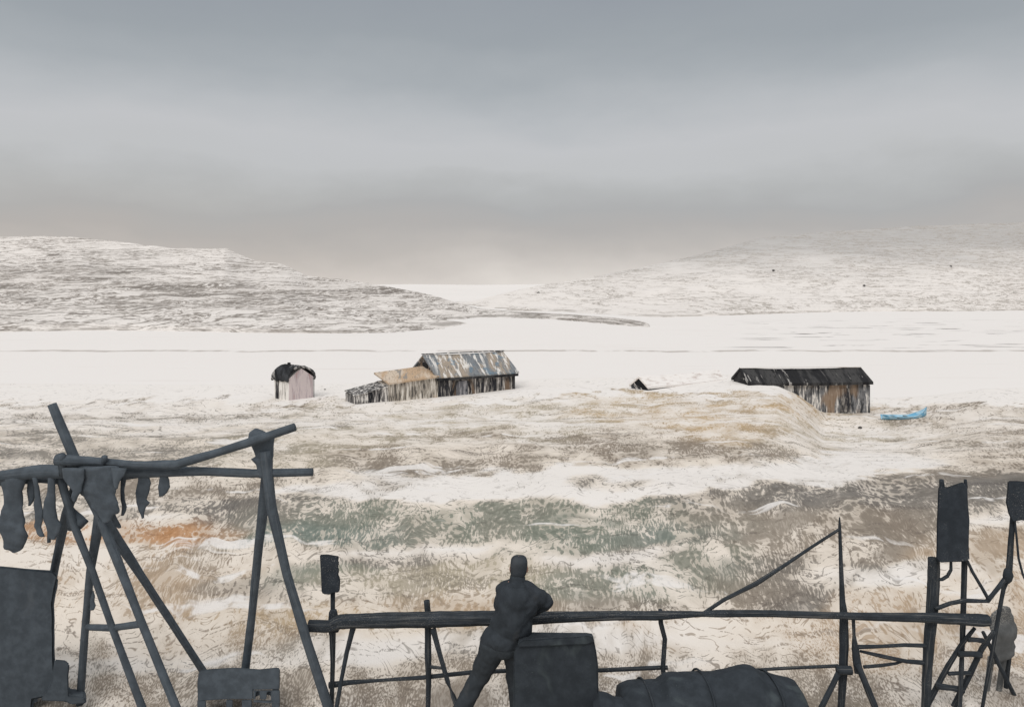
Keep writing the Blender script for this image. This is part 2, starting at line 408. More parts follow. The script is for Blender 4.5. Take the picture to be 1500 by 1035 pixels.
c = t.mix(wash, snowt, t.mix(.5, hue, (.66, .57, .47)))
c = t.mix(t.math('MULTIPLY', mask, .70), c, hue)
c = t.mix(t.math('MULTIPLY', deep, .42), c, t.mix(1.0, hue, (.66, .64, .62), 'MULTIPLY'))
# smooth pools of colour where the growth lies matted
pool = t.math('MULTIPLY', t.sm(t.noise(t.vmath('ADD', t.scale(cw, .12, .34, 1), (7, 3, 0)), 1, 2), .57, .66), t.sm(G, .45, .65))
c = t.mix(t.math('MULTIPLY', pool, .7), c, t.mix(.15, hue, snowt))
fold = t.noise(t.scale(jig(co, .12, 9, 7, 3), .10, .55, 1), 1, 3, .55)
lines = t.math('MULTIPLY', t.math('MAXIMUM', t.sm(t.math('ABSOLUTE', t.math('SUBTRACT', fold, .5)), .009, .002), t.math('MAXIMUM', t.sm(t.math('ABSOLUTE', t.math('SUBTRACT', fold, .56)), .008, .002), t.sm(t.math('ABSOLUTE', t.math('SUBTRACT', fold, .43)), .008, .002))), t.sm(t.noise(cf, 1.6, 3, .6), .44, .54))
c = t.mix(t.math('MULTIPLY', lines, t.sm(G, .1, .4, .25, .75)), c, t.mix(.4, hue, (.16, .13, .11)))
# thin dark wind-scoured streaks with a dry, broken edge
stk = t.noise(t.scale(cw, .14, 2.8, 1), 1, 4, .62)
stk2 = t.noise(t.vmath('ADD', t.scale(cw, .07, 1.1, 1), (9, 4, 0)), 1, 3, .6)
spk = t.noise(cf, 6.5, 2, .55)
stm = t.math('MULTIPLY', t.math('MAXIMUM', t.sm(stk, .60, .64), t.sm(stk2, .60, .66)), t.math('MULTIPLY', t.sm(G, .12, .34), t.sm(spk, .44, .52)))
c = t.mix(t.math('MULTIPLY', stm, .72), c, t.mix(.55, hue, (.12, .10, .09)))
# bare white wind-packed streaks across the growth
wst = t.noise(t.vmath('ADD', t.scale(cw, .055, .75, 1), (3, 8, 0)), 1, 3, .55)
c = t.mix(t.math('MULTIPLY', t.math('MULTIPLY', t.sm(wst, .61, .67), t.sm(mid, .62, .50)), .8), c, SNOW)
grain = t.noise(co, 16, 2, .6)
c = t.mix(t.math('MULTIPLY', t.sm(grain, .5, .75), .12), c, (.42, .38, .33))
t.finish(c, .92, .12, t.math('ADD', t.math('MULTIPLY', mask, .5), fine), .25, .03)
me.materials.append(m)

# ------------------------------------------------------------------ frozen inlet
def grid_mesh(name, fn, nu, nv):
    vs = [fn(i / (nu - 1), j / (nv - 1)) for j in range(nv) for i in range(nu)]
    fs = [(j * nu + i, j * nu + i + 1, (j + 1) * nu + i + 1, (j + 1) * nu + i) for j in range(nv - 1) for i in range(nu - 1)]
    me = bpy.data.meshes.new(name); me.from_pydata([tuple(v) for v in vs], [], fs)
    for p in me.polygons: p.use_smooth = True
    return me
m, t = material('snow_covered_ice')
co = t.n('ShaderNodeTexCoord').outputs['Object']
sep = t.n('ShaderNodeSeparateXYZ'); t.put(sep.inputs[0], co)
sx, sy = sep.outputs[0], sep.outputs[1]
wv = t.math('MULTIPLY', t.math('SUBTRACT', t.noise(t.scale(co, .05, 0, 0), 1, 4, .6), .5), 16)
def crack(at, wid, amt, lo, seed, warpk=1.0):
    """a pressure ridge in the ice running across the inlet at distance `at`"""
    d = t.math('ABSOLUTE', t.math('SUBTRACT', t.math('ADD', sy, t.math('MULTIPLY', wv, warpk)), at))
    br = t.noise(t.vmath('ADD', t.scale(co, .09, .02, 0), (seed, seed * .7, 0)), 1, 4, .65)
    return t.math('MULTIPLY', t.math('MULTIPLY', t.sm(d, wid, wid * .25), t.sm(br, lo, lo + .12)), amt)
right = t.sm(t.math('DIVIDE', sx, sy), .18, .32)
k1 = crack(138, 2.4, .62, .40, 3)
right2 = t.sm(t.math('DIVIDE', sx, sy), .24, .36)
far = t.noise(t.vmath('ADD', t.scale(co, .045, .18, 0), t.scale(t.vmath('SUBTRACT', t.noise(co, .05, 2, .5, out=1), (.5, .5, .5)), 1.0, 1.6, 0)), 1, 4, .6)
k2 = t.math('MULTIPLY', t.math('MULTIPLY', t.sm(far, .60, .64), right2), t.math('MULTIPLY', t.sm(sy, 130, 150), t.sm(sy, 330, 260)))
k3 = t.math('MULTIPLY', t.sm(t.noise(t.scale(co, .03, .30, 0), 1, 5, .6), .60, .70), .22)
c = t.mix(t.noise(co, .02, 3), SNOW, (.815, .775, .745))
c = t.mix(k3, c, (.62, .54, .49))
c = t.mix(k1, c, (.33, .28, .24))
c = t.mix(t.math('MULTIPLY', k2, .85), c, (.20, .18, .17))
t.finish(c, .85, .15, t.noise(co, .6, 4), .15, .05)
lake = link('frozen_inlet', grid_mesh('frozen_inlet', lambda u, v: ((u - .5) * 2 * (70 + v * 1700), 60 + v ** 2 * 2400, LAKE_Z), 60, 60), m)
tag(lake, kind='structure')

# ------------------------------------------------------------------ hills
def interp(tab, x):
    return float(np.interp(x, [a for a, b in tab], [b for a, b in tab]))
def hill_mat(name, base, ink, thr, dens_nodes=None, zs=1.1, xs=.07, high=None):
    m, t = material(name)
    co = t.n('ShaderNodeTexCoord').outputs['Object']
    sp = t.n('ShaderNodeSeparateXYZ'); t.put(sp.inputs[0], co)
    w = t.vmath('SUBTRACT', t.noise(co, .03, 3, .6, out=1), (.5, .5, .5))
    q = t.vmath('ADD', co, t.scale(w, 12, 0, 5))
    l1 = t.noise(t.scale(q, xs, .004, zs), 1, 5, .68)
    l2 = t.noise(t.scale(q, xs * 2.6, .01, zs * 2.2), 1, 4, .7)
    br = t.noise(t.scale(co, .016, .004, .06), 1, 3, .6)
    sk = t.noise(t.scale(co, .45, .1, .8), 1, 3, .65)
    d = t.math('MULTIPLY', t.math('SUBTRACT', br, .5), .38)
    if dens_nodes: d = t.math('ADD', d, dens_nodes(t, sp.outputs))
    dd = t.math('ADD', .5, d)
    iso = t.math('ABSOLUTE', t.math('SUBTRACT', l1, .5)); iso2 = t.math('ABSOLUTE', t.math('SUBTRACT', l2, .5))
    a = t.math('MULTIPLY', t.sm(iso, .030, .008), t.math('MULTIPLY', t.sm(dd, .41, .52), t.sm(sk, .30, .42)))
    b = t.math('MULTIPLY', t.sm(iso2, .034, .010), t.math('MULTIPLY', t.sm(dd, .42, .58), t.sm(sk, .32, .46)))
    hv = t.math('MULTIPLY', t.sm(t.math('ADD', l1, t.math('MULTIPLY', d, .55)), thr + .035, thr + .085), t.sm(sk, .36, .48))
    c = t.mix(t.math('MULTIPLY', t.sm(t.math('ADD', dd, t.math('MULTIPLY', l2, .3)), .60, .90), .16), base, ink)
    if high: c = high(t, c, sp.outputs, br)
    c = t.mix(t.math('MULTIPLY', b, .60), c, ink)
    c = t.mix(t.math('MULTIPLY', a, .80), c, tuple(x * .75 for x in ink))
    c = t.mix(t.math('MULTIPLY', hv, .80), c, tuple(x * .6 for x in ink))
    ft = t.math('MULTIPLY', t.sm(t.math('ABSOLUTE', t.math('SUBTRACT', sp.outputs[2], LAKE_Z + .45)), .45, .15), t.sm(t.noise(t.scale(co, .035, .02, 0), 1, 3, .6), .44, .52))
    c = t.mix(t.math('MULTIPLY', ft, .55), c, tuple(x * .7 for x in ink))
    t.finish(c, .92, .1, l1, .5, .8)
    return m

def ridge_hill(name, ridge, foot, d_foot, d_ridge, x0, x1, mat, rough, nu=420, nv=110, power=.9):
    def fn(u, v):
        px = x0 + (x1 - x0) * u
        fy, ry = interp(foot, px), interp(ridge, px)
        df, dr = d_foot(px), d_ridge(px)
        if v < .8:
            k = v / .8
            D = df + (dr - df) * k
            py = fy + (ry - fy) * (k ** power)
            p = W(px, py, D)
            a = math.sin(math.pi * k)
            n = noise.fractal(Vector((p.x * .012, p.y * .012, 3)), 1.0, 2.0, 5) * rough * a
            p.z += n + noise.noise(Vector((p.x * .09, p.y * .05, 1))) * rough * .18 * a
            if v == 0: p.z = LAKE_Z - 1.5
            # small crags on the skyline
            if k > .85: p.z += noise.noise(Vector((px * .045, 5, 2))) * rough * .10
        else:
            k = (v - .8) / .2
            top = W(px, ry, dr)
            p = Vector((top.x * (1 + .5 * k), dr * (1 + .5 * k), top.z + (LAKE_Z - 2 - top.z) * k * k))
        return p
    o = link(name, grid_mesh(name, fn, nu, nv), mat)
    return tag(o, kind='structure')

LR = [(-700, 372), (-300, 352), (0, 347), (60, 345.5), (110, 347), (170, 353), (210, 358), (250, 363), (300, 364), (332, 363), (345, 370), (372, 381), (410, 386), (425, 391), (450, 404), (490, 408), (520, 411),
      (570, 420), (610, 427), (640, 434), (670, 444), (700, 453), (740, 459), (775, 462), (830, 465), (900, 471), (950, 478), (985, 488), (1010, 492)]
LF = [(-700, 476), (0, 476), (200, 479), (400, 484), (640, 489), (800, 490), (985, 491), (1010, 493)]
def left_dens(t, s):
    band = t.math('MULTIPLY', t.sm(s[2], 22, 6), t.sm(s[2], -5, 2))
    west = t.sm(s[0], 25, -70)
    return t.math('ADD', t.math('MULTIPLY', t.math('MULTIPLY', band, west), .12), t.math('ADD', t.math('MULTIPLY', t.sm(s[0], 20, -30), .02), t.math('ADD', t.math('MULTIPLY', t.sm(s[0], 0, 22), .09), .02)))
HILL_NEAR = hill_mat('snowy_hillside_ledges', (.80, .755, .715), (.23, .195, .165), .575, left_dens, .58, .035)
ridge_hill('hill', LR, LF, lambda px: 205 + 8 * math.sin(px * .01), lambda px: 400 - 170 * float(sstep(620, 1000, px)), -700, 1010, HILL_NEAR, 3.0)

RR = [(560, 452), (640, 447), (690, 442), (720, 434), (760, 424), (800, 416), (850, 408), (900, 399), (960, 387), (1010, 376), (1060, 363), (1110, 349), (1180, 342), (1260, 336), (1340, 331), (1420, 328), (1500, 325), (1800, 318), (2300, 330)]
RF = [(560, 470), (700, 470), (900, 470), (1000, 463), (1200, 456), (1350, 455), (1430, 462), (1500, 470), (2300, 472)]
def right_dens(t, s):
    return t.math('ADD', t.math('MULTIPLY', t.sm(t.math('DIVIDE', s[0], s[1]), .50, .68), .07), t.math('MULTIPLY', t.sm(t.math('DIVIDE', s[0], s[1]), .10, .0), -.04))
def right_haze_tint(t, c, s, br):
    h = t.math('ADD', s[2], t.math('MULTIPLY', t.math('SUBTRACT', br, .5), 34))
    return t.mix(t.math('MULTIPLY', t.sm(h, 6, 62), .90), c, (.44, .43, .42))  # upper slope greyed towards the sky tone: haze painted into the colour
HILL_FAR = hill_mat('scoured_hillside_haze_tint', (.80, .755, .715), (.47, .42, .37), .62, right_dens, .40, .035, right_haze_tint)
def rdist(px): return 330 + 110 * float(sstep(950, 1300, px))
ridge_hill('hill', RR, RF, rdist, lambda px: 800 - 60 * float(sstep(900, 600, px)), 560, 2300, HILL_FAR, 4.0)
m, t = material('far_snowfield')
co = t.n('ShaderNodeTexCoord').outputs['Object']
t.finish(t.mix(t.noise(co, .01, 4), (.84, .80, .77), (.80, .765, .735)), .9, .1, t.noise(co, .1, 4), .3, 1)
FR = [(-400, 424), (400, 418), (600, 416), (700, 417), (800, 416), (900, 420), (1200, 424)]
FFt = [(-400, 452), (1200, 452)]
ridge_hill('hill', FR, FFt, lambda px: 900, lambda px: 1500, -400, 1200, m, 2.0, 160, 40)

# rocks standing out of the snow
def bm_rock(c, r, seed, flat=.7):
    bm = bmesh.new(); bmesh.ops.create_icosphere(bm, subdivisions=2, radius=1)
    for v in bm.verts:
        d = 1 + .35 * noise.noise(v.co * 1.3 + Vector((seed, seed * 2, 0)))
        v.co = Vector((v.co.x * d * r, v.co.y * d * r, v.co.z * d * r * flat)) + c
    return bm
def rock(px, py, D, r, label, flat=.7, grp=None):
    c = W(px, py, D)
    tag(emit('rock', bm_rock(c, r, px, flat), STONE, base=(c.x, c.y, c.z - r * .4)), label, 'rock', grp)

# ------------------------------------------------------------------ buildings
def frame_of(px, D, z, yaw):
    o = Vector(((px - CX) / F * D, D, z)); ux = Vector((math.cos(yaw), math.sin(yaw), 0)); uy = Vector((-math.sin(yaw), math.cos(yaw), 0))
    return lambda x, y, zz: o + ux * x + uy * y + Vector((0, 0, zz))
def bm_prism(profile, fr, axis, a, b, sub=1):
    """closed profile of (u, v) extruded along the building's length (axis x) or depth (axis y)"""
    bm = bmesh.new(); rings = []
    for k in range(sub + 1):
        s = a + (b - a) * k / sub
        rings.append([bm.verts.new(fr(s, u, v) if axis == 'x' else fr(u, s, v)) for u, v in profile])
    n = len(profile)
    for i in range(sub):
        for k in range(n): bm.faces.new((rings[i][k], rings[i][(k + 1) % n], rings[i + 1][(k + 1) % n], rings[i + 1][k]))
    bm.faces.new(rings[0][::-1]); bm.faces.new(rings[-1])
    return bm
def box(fr, x0, x1, y0, y1, z0, z1):
    return bm_prism([(y0, z0), (y1, z0), (y1, z1), (y0, z1)], fr, 'x', x0, x1)
def gable_walls(fr, L, Wd, h, rise, low=-1.6, x0=0):
    return bm_prism([(0, low), (Wd, low), (Wd, h), (Wd / 2, h + rise), (0, h)], fr, 'x', x0, x0 + L)
def roof_bm(fr, L, Wd, h, rise, th=.12, over=.25, oe=.3, x0=0, sag=.06, sub=14):
    s = rise / (Wd / 2); e = -oe; 
    bm = bmesh.new(); rings = []
    for k in range(sub + 1):
        x = x0 - over + (L + 2 * over) * k / sub
        dz = -sag * math.sin(math.pi * k / sub) + random.uniform(-.02, .02)
        pr = [(e, h + s * e + .02), (Wd / 2, h + rise + .02), (Wd - e, h + s * e + .02), (Wd - e, h + s * e + .02 + th), (Wd / 2, h + rise + .02 + th), (e, h + s * e + .02 + th)]
        rings.append([bm.verts.new(fr(x, u, v + dz * (.4 if abs(u - Wd / 2) > .1 else 1))) for u, v in pr])
    for i in range(sub):
        for k in range(6): bm.faces.new((rings[i][k], rings[i][(k + 1) % 6], rings[i + 1][(k + 1) % 6], rings[i + 1][k]))
    bm.faces.new(rings[0][::-1]); bm.faces.new(rings[-1])
    return bm

# big barn with two lean-tos
yaw = R(30); D0 = 57.0
zb = CAMZ - (584 - HY) / F * D0
fr = frame_of(641, D0, zb, yaw)
barn = thing('barn', fr(0, 0, 0), 'weathered grey barn with a patched slate roof and two lower lean-tos', 'barn')
L, Wd, h, rise = 6.75, 4.6, 1.75, 1.30
emit('wall', gable_walls(fr, L, Wd, h, rise), W_BARN, barn, smooth=False)
rf = emit('roof', roof_bm(fr, L, Wd, h, rise), R_BARN, barn, smooth=False)
emit('ridge_board', box(fr, -.3, L + .3, Wd / 2 - .12, Wd / 2 + .12, h + rise + .16, h + rise + .22), R_SHED, rf, smooth=False)
emit('eaves_board', box(fr, -.2, L + .2, -.30, -.24, h - .36, h - .17), R_STORE, barn, smooth=False)
dr = emit('door', box(fr, 1.55, 2.55, -.05, .02, -.6, 1.25), W_GREY, barn, smooth=False)
emit('handle', box(fr, 2.38, 2.44, -.09, -.04, .42, .62), METAL, dr, smooth=False)
for s, e in (((1.05, -.05), (1.62, 1.25)), ((2.55, 1.2), (2.95, -.1))):
    emit('door_brace', bm_tube([fr(s[0], -.07, s[1]), fr(e[0], -.07, e[1])], [.07, .07], 6, .1), R_STORE, barn)
emit('corner_post', box(fr, L - .22, L + .03, -.04, .1, -1, h - .02), R_STORE, barn, smooth=False)
wn = emit('gable_hatch', bm_prism([(1.85, 1.95), (2.85, 1.95), (2.85, 2.55), (1.85, 2.55)], fr, 'x', -.04, .05), R_STORE, barn, smooth=False)
emit('frame', bm_prism([(1.72, 1.86), (2.98, 1.86), (2.98, 1.95), (1.72, 1.95)], fr, 'x', -.07, .0), WHITE, wn, smooth=False)
an = emit('annex', bm_prism([(-3.9, -1.5), (-.02, -1.5), (-.02, 1.62), (-3.9, 1.32)], fr, 'y', -.1, 2.6), W_ANNEX, barn, smooth=False)
emit('roof', bm_prism([(-4.05, 1.34), (.0, 1.65), (.0, 1.77), (-4.05, 1.46)], lambda x, y, z: fr(x, y, z + (y + .3) * .16), 'y', -.3, 2.8), R_RUST, an, smooth=False)
ln = emit('lean_to', bm_prism([(-6.4, -1.5), (-3.92, -1.5), (-3.92, 1.12), (-6.4, .62)], fr, 'y', .1, 2.4), W_LEAN, barn, smooth=False)
emit('roof', bm_prism([(-6.45, .60), (-3.92, 1.12), (-3.92, 1.18), (-6.45, .66)], lambda x, y, z: fr(x, y, z + y * .05), 'y', .04, 2.5), W_LEAN, ln, smooth=False)

# small shed with mauve gable
yaw = R(-40); D0 = 56.5
zb = CAMZ - (588 - HY) / F * D0
fr0 = frame_of(423, D0, zb, yaw)
L, Wd, h, rise = 1.95, 2.15, 1.72, .72
fr = lambda x, y, z: fr0(x - L, y, z)
shed = thing('shed', fr(L / 2, Wd / 2, 0), 'small shed with black felt roof, whitewashed side and faded mauve gable', 'shed')
emit('wall', gable_walls(fr, L, Wd, h, rise), W_WHITE, shed, smooth=False)
emit('gable_wall', bm_prism([(.01, -1), (Wd - .01, -1), (Wd - .01, h), (Wd / 2, h + rise - .02), (.01, h)], fr, 'x', L + .005, L + .05), W_PINK, shed, smooth=False)
arc = [(Wd / 2 - (Wd / 2 + .2) * math.cos(a), h - .10 + (rise + .26) * math.sin(a) ** .9) for a in [math.pi * q / 10 for q in range(11)]]
arc_in = [(Wd / 2 + (u - Wd / 2) * .94, v - .14) for u, v in arc]
emit('roof', bm_prism(arc + arc_in[::-1], lambda x, y, z: fr(x, y, z + .05 * math.sin(x * 9 + y * 3)), 'x', -.14, L + .12, 10), R_SHED, shed, smooth=False)
emit('door', box(fr, .22, .62, -.04, .02, .05, 1.5), W_LEAN, shed, smooth=False)
emit('drainpipe', bm_tube([fr(L + .1, Wd + .02, h), fr(L + .1, Wd + .02, -.4)], [.035, .035], 6, .05), PALE, shed)
emit('chimney', bm_tube([fr(.35, Wd / 2, h + rise), fr(.35, Wd / 2, h + rise + .33)], [.13, .12], 8, .1), R_SHED, shed)

# long low turf house with snow on the roof
yaw = R(36); D0 = 57.5
zb = CAMZ - (577 - HY) / F * D0
fr = frame_of(949, D0, zb, yaw)
L, Wd, h, rise = 9.2, 1.75, .50, .62
lh = thing('longhouse', fr(0, 0, 0), 'long low house half buried in snow, white roof and dark gable end', 'house')
emit('wall', gable_walls(fr, L, Wd, h, rise), W_GREY, lh, smooth=False)
emit('gable_wall', bm_prism([(.02, -1), (Wd - .02, -1), (Wd - .02, h), (Wd / 2, h + rise - .03), (.02, h)], fr, 'x', -.05, -.005), R_SHED, lh, smooth=False)
emit('roof', roof_bm(fr, L, Wd, h, rise, .16, .12, .15, sag=.12), R_SNOW, lh, smooth=False)

# dark roofed store
yaw = R(4); D0 = 58.2
zb = CAMZ - (607 - HY) / F * D0
fr1 = frame_of(1096, D0, 0, yaw)
zt = CAMZ - (561 - HY) / F * D0
fr = lambda x, y, z: fr1(x, y, zt + z)
L, Wd, h, rise = 9.75, 3.0, .02, .80
st = thing('storehouse', (fr(L / 2, 0, 0).x, fr(L / 2, 0, 0).y, zb), 'dark boarded storehouse with a black tarred roof, left half behind a snowbank', 'storehouse')
emit('wall', gable_walls(fr, L, Wd, h, rise, -3.2), W_STORE, st, smooth=False)
rf = emit('roof', roof_bm(fr, L, Wd, h, rise, .2, .12, .34, sag=.10), R_STORE, st, smooth=False)
emit('ridge_board', box(fr, -.1, L + .1, Wd / 2 - .14, Wd / 2 + .14, h + rise + .2, h + rise + .26), R_SNOW, rf, smooth=False)
emit('door', box(fr, 7.4, 8.2, -.05, .02, -2.3, -.45), W_BARN, st, smooth=False)
emit('gable_wall', bm_prism([(.02, -1), (Wd - .02, -1), (Wd - .02, h), (Wd / 2, h + rise - .03), (.02, h)], fr, 'x', -.05, -.005), R_STORE, st, smooth=False)
emit('corner_post', box(fr, L - .16, L + .03, -.03, .1, -3, h - .25), W_STORE, st, smooth=False)

# blue rowing boat drawn up on the snow
def boat():
    D = 55.6; n = 22; rows = []
    bm = bmesh.new()
    Lb, base = 3.3, W(1324, 616, D)
    for k in range(n + 1):
        s = k / n; x = (s - .5) * Lb
        half = .58 * (1 - abs(2 * s - .9) ** 3 * .8) if s < .95 else .07
        half = max(half * (1 if s > .06 else .75), .05)
        rise = .62 * max(0, (s - .58) / .42) ** 2 + .10 * max(0, (.25 - s) / .25) ** 2
        keel = .05 + rise * .55; top = .36 + rise
        ring = [(-half, top), (-half * .82, keel + (top - keel) * .45), (-half * .35, keel), (half * .35, keel), (half * .82, keel + (top - keel) * .45), (half, top),
                (half - .04, top), (half * .72, keel + (top - keel) * .5), (half * .3, keel + .06), (-half * .3, keel + .06), (-half * .72, keel + (top - keel) * .5), (-half + .04, top)]
        rows.append([bm.verts.new(base + Vector((x, y, z))) for y, z in ring])
    for i in range(n):
        for k in range(12): bm.faces.new((rows[i][k], rows[i][(k + 1) % 12], rows[i + 1][(k + 1) % 12], rows[i + 1][k]))
    bm.faces.new(rows[0][::-1]); bm.faces.new(rows[-1])
    b = thing('rowing_boat', base, 'pale blue rowing boat with raised bow drawn up beside the storehouse', 'boat')
    emit('hull', bm, BLUE, b)
    for sgn in (1, -1):
        pts = [base + Vector(((k / n - .5) * Lb, sgn * (rows_half(k / n)), rows_top(k / n) + .02)) for k in range(0, n + 1, 2)]
        emit('gunwale', bm_tube(pts, [.035] * len(pts), 6, .05, 1), WHITE if sgn > 0 else BLUE, b)
    for s in (.3, .58):
        hf = rows_half(s)
        bmx = bmesh.new(); bmesh.ops.create_cube(bmx, size=1)
        for v in bmx.verts: v.co = base + Vector((v.co.x * .2 + (s - .5) * Lb, v.co.y * hf * 1.9, v.co.z * .04 + rows_top(s) - .06))
        emit('thwart', bmx, PALE, b, smooth=False)
def rows_half(s):
    half = .58 * (1 - abs(2 * s - .9) ** 3 * .8) if s < .95 else .07
    return max(half * (1 if s > .06 else .75), .05)
def rows_top(s):
    return .36 + .62 * max(0, (s - .58) / .42) ** 2 + .10 * max(0, (.25 - s) / .25) ** 2
boat()

rock(1260, 626, 45, .12, 'small dark stone on the snow below the storehouse')
rock(476, 570, 60, .09, 'tiny dark stone on the snow between the shed and the barn', .45)
for (px, py, D, r, l) in ((789, 430, 760, 1.9, 'round dark boulder near the saddle between the two hills'), (1133, 396, 640, 1.2, 'dark boulder on the middle of the scoured far hillside'),
                          (1266, 418, 560, 1.1, 'dark boulder low on the far hillside above the storehouse'), (1015, 406, 640, .9, 'small dark boulder on the far hillside nearest its saddle'),
                          (1393, 390, 640, 1.0, 'dark boulder on the right flank of the far hillside')):
    # set on the slope of the far hill
    fy, ry = interp(RF, px), interp(RR, px); k = max(0.02, min(1, (fy - py) / (fy - ry))) ** (1 / .9)
    D = rdist(px) + (800 - 60 * float(sstep(900, 600, px)) - rdist(px)) * k
    rock(px, py, D - 9, r * D / 640, l, .8, 'boulders on the far hillside')

# ------------------------------------------------------------------ drying rack
gz = 0.0
rack = thing('drying_rack', W(230, 1075, 7.3), 'tall drying rack of tarred poles hung with dark meat and hides', 'drying rack')
def leg(spec, **k): return pole('leg', to_ground(spec), RACK, rack, **k)
leg([(76, 592, 7.30, 13), (108, 668, 7.27, 14), (150, 765, 7.22, 14), (205, 905, 7.12, 11.5), (258, 1035, 7.0, 12.5)])
leg([(86, 690, 7.34, 12), (107, 765, 7.36, 11), (133, 830, 7.38, 10), (165, 920, 7.40, 10), (208, 1035, 7.42, 12)])
leg([(160, 676, 7.34, 13), (148, 745, 7.42, 17), (132, 838, 7.58, 11), (124, 930, 7.72, 10.5), (117, 1030, 7.88, 11)])
leg([(118, 690, 7.36, 12), (97, 752, 7.70, 13), (80, 832, 8.22, 11), (72, 880, 8.5, 10)])
leg([(112, 692, 7.20, 13), (150, 757, 7.46, 17), (205, 840, 7.80, 12), (252, 912, 8.1, 10.5), (298, 983, 8.4, 10.5)])
leg([(385, 640, 7.32, 17), (391, 700, 7.42, 17), (379, 800, 7.62, 12.5), (369, 900, 7.85, 11.5), (360, 975, 8.0, 12)])
leg([(388, 660, 7.26, 17), (397, 740, 7.28, 15), (420, 840, 7.32, 13), (450, 940, 7.36, 13.5), (480, 1032, 7.4, 15)])
pole('rail_pole', [(-60, 706, 7.30, 18), (0, 697, 7.30, 16), (60, 690, 7.29, 20), (120, 691, 7.28, 20), (200, 691, 7.28, 18), (300, 690, 7.28, 13), (370, 693, 7.30, 13), (458, 691, 7.30, 12)], RACK, rack)
pole('rail_pole', [(83, 673, 7.18, 17), (130, 675, 7.18, 14), (200, 681, 7.18, 12), (258, 680, 7.18, 14), (320, 662, 7.18, 12), (370, 646, 7.18, 13), (432, 625, 7.18, 12.5)], RACK, rack)
pole('rail_pole', [(-60, 722, 7.42, 12), (0, 704, 7.42, 14), (60, 703, 7.42, 8), (120, 706, 7.42, 12), (180, 697, 7.42, 12), (240, 690, 7.42, 9)], RACK, rack)
pole('peg', [(153, 669, 7.12, 9), (152, 694, 7.22, 8)], RACK, rack)
pole('peg', [(90, 666, 7.14, 11), (92, 694, 7.24, 11)], RACK, rack)
pole('cross_brace', [(128, 918, 7.60, 9), (165, 919, 7.45, 10), (208, 913, 7.22, 10)], RACK, rack)
emit('lashing', bm_loft([(628, 374, 378), (632, 366, 388), (641, 364, 402), (655, 369, 401), (668, 374, 401), (672, 368, 400), (680, 376, 400), (690, 378, 400), (700, 380, 399)], 7.30, .6, 14, 2.2, .012), RACK, rack)
emit('lashing', bm_loft([(740, 98, 106), (752, 94, 116), (765, 98, 128), (775, 100, 118)], 7.42, .7, 12, 2.2, .012), RACK, rack)
emit('twine', bm_loft([(866, 134, 136), (872, 132, 139), (880, 131, 138), (886, 132, 140), (892, 131, 137)], 7.62, .6, 10, 2, .01), RACK, rack)

# what hangs on the rack: each piece its own thing, its top against the pole it hangs from
def hang(name, rows, D, label, cat, depth=.45, rough=.02, grp=None, mat=SKIN):
    c = W((rows[0][1] + rows[0][2]) / 2, rows[0][0], D)
    return tag(emit(name, bm_loft(rows, D, depth, 16, 2.2, rough), mat, base=c), label, cat, grp)
hang('hanging_hide', [(695, 0, 40), (715, 3, 36), (730, 6, 33), (745, 2, 31), (760, 0, 34), (775, -2, 38), (785, 2, 41), (795, 5, 37), (802, 4, 34), (807, 14, 30), (810, 19, 24)], 7.3, 'widest dark hide with a ragged hem at the left end of the rack', 'hide', .3, .03)
G_ = 'pieces of dried meat hanging from the rack'
hang('dried_meat', [(695, 41, 55), (715, 40, 52), (728, 40, 50), (735, 41, 48), (741, 40, 43)], 7.36, 'short dark strip of meat hanging next to the widest hide', 'dried meat', .28, .014, G_)
hang('dried_meat', [(697, 46, 54), (712, 50, 57), (722, 50, 59), (735, 49, 62), (750, 50, 64), (762, 51, 63), (772, 50, 60), (780, 53, 63), (785, 58, 64)], 7.26, 'curved dark piece of meat tapering to a hooked lower tip', 'dried meat', .28, .016, G_)
hang('dried_meat', [(698, 71, 80), (715, 70, 80), (730, 68, 82), (745, 64, 83), (760, 64, 85), (768, 67, 91), (778, 69, 88), (786, 70, 82), (789, 76, 81)], 7.27, 'broad forked dark piece of meat between the hooked piece and the leg poles', 'dried meat', .4, .015, G_)
hang('dried_meat', [(750, 69, 74), (775, 69, 74), (794, 69, 74)], 7.30, 'thin straight strip hanging below the broad forked piece', 'dried meat', .6, .004, G_)
hang('hanging_hide', [(684, 116, 174), (694, 115, 173), (705, 117, 174), (714, 114, 169), (722, 119, 168), (732, 124, 171), (742, 130, 170), (748, 137, 167), (753, 141, 161), (758, 148, 158), (761, 150, 154)], 7.10, 'large dark hide bundled over the middle of the rack above the crossed poles', 'hide', .16, .04)
hang('dried_meat', [(686, 90, 126), (700, 93, 124), (709, 98, 122), (718, 107, 121), (726, 106, 116), (733, 108, 113)], 7.06, 'short ragged flap of meat overlapping the near edge of the large bundled hide', 'dried meat', .2, .02, G_)
hang('dried_meat', [(685, 162, 187), (696, 164, 182), (706, 166, 175), (716, 167, 172)], 7.05, 'short wedge of meat between the large bundled hide and the slim wavy strip', 'dried meat', .2, .014, G_)
hang('dried_meat', [(740, 158, 168), (750, 160, 168), (760, 163, 172), (770, 168, 177), (773, 173, 177)], 7.24, 'short curled strip hanging below the large bundled hide', 'dried meat', .5, .006, G_)
hang('dried_meat', [(688, 174, 187), (700, 176, 184), (715, 176, 182), (732, 177, 183), (742, 179, 186), (748, 178, 185), (755, 178, 182)], 7.28, 'slim wavy strip hanging right of the large bundled hide', 'dried meat', .6, .008, G_)
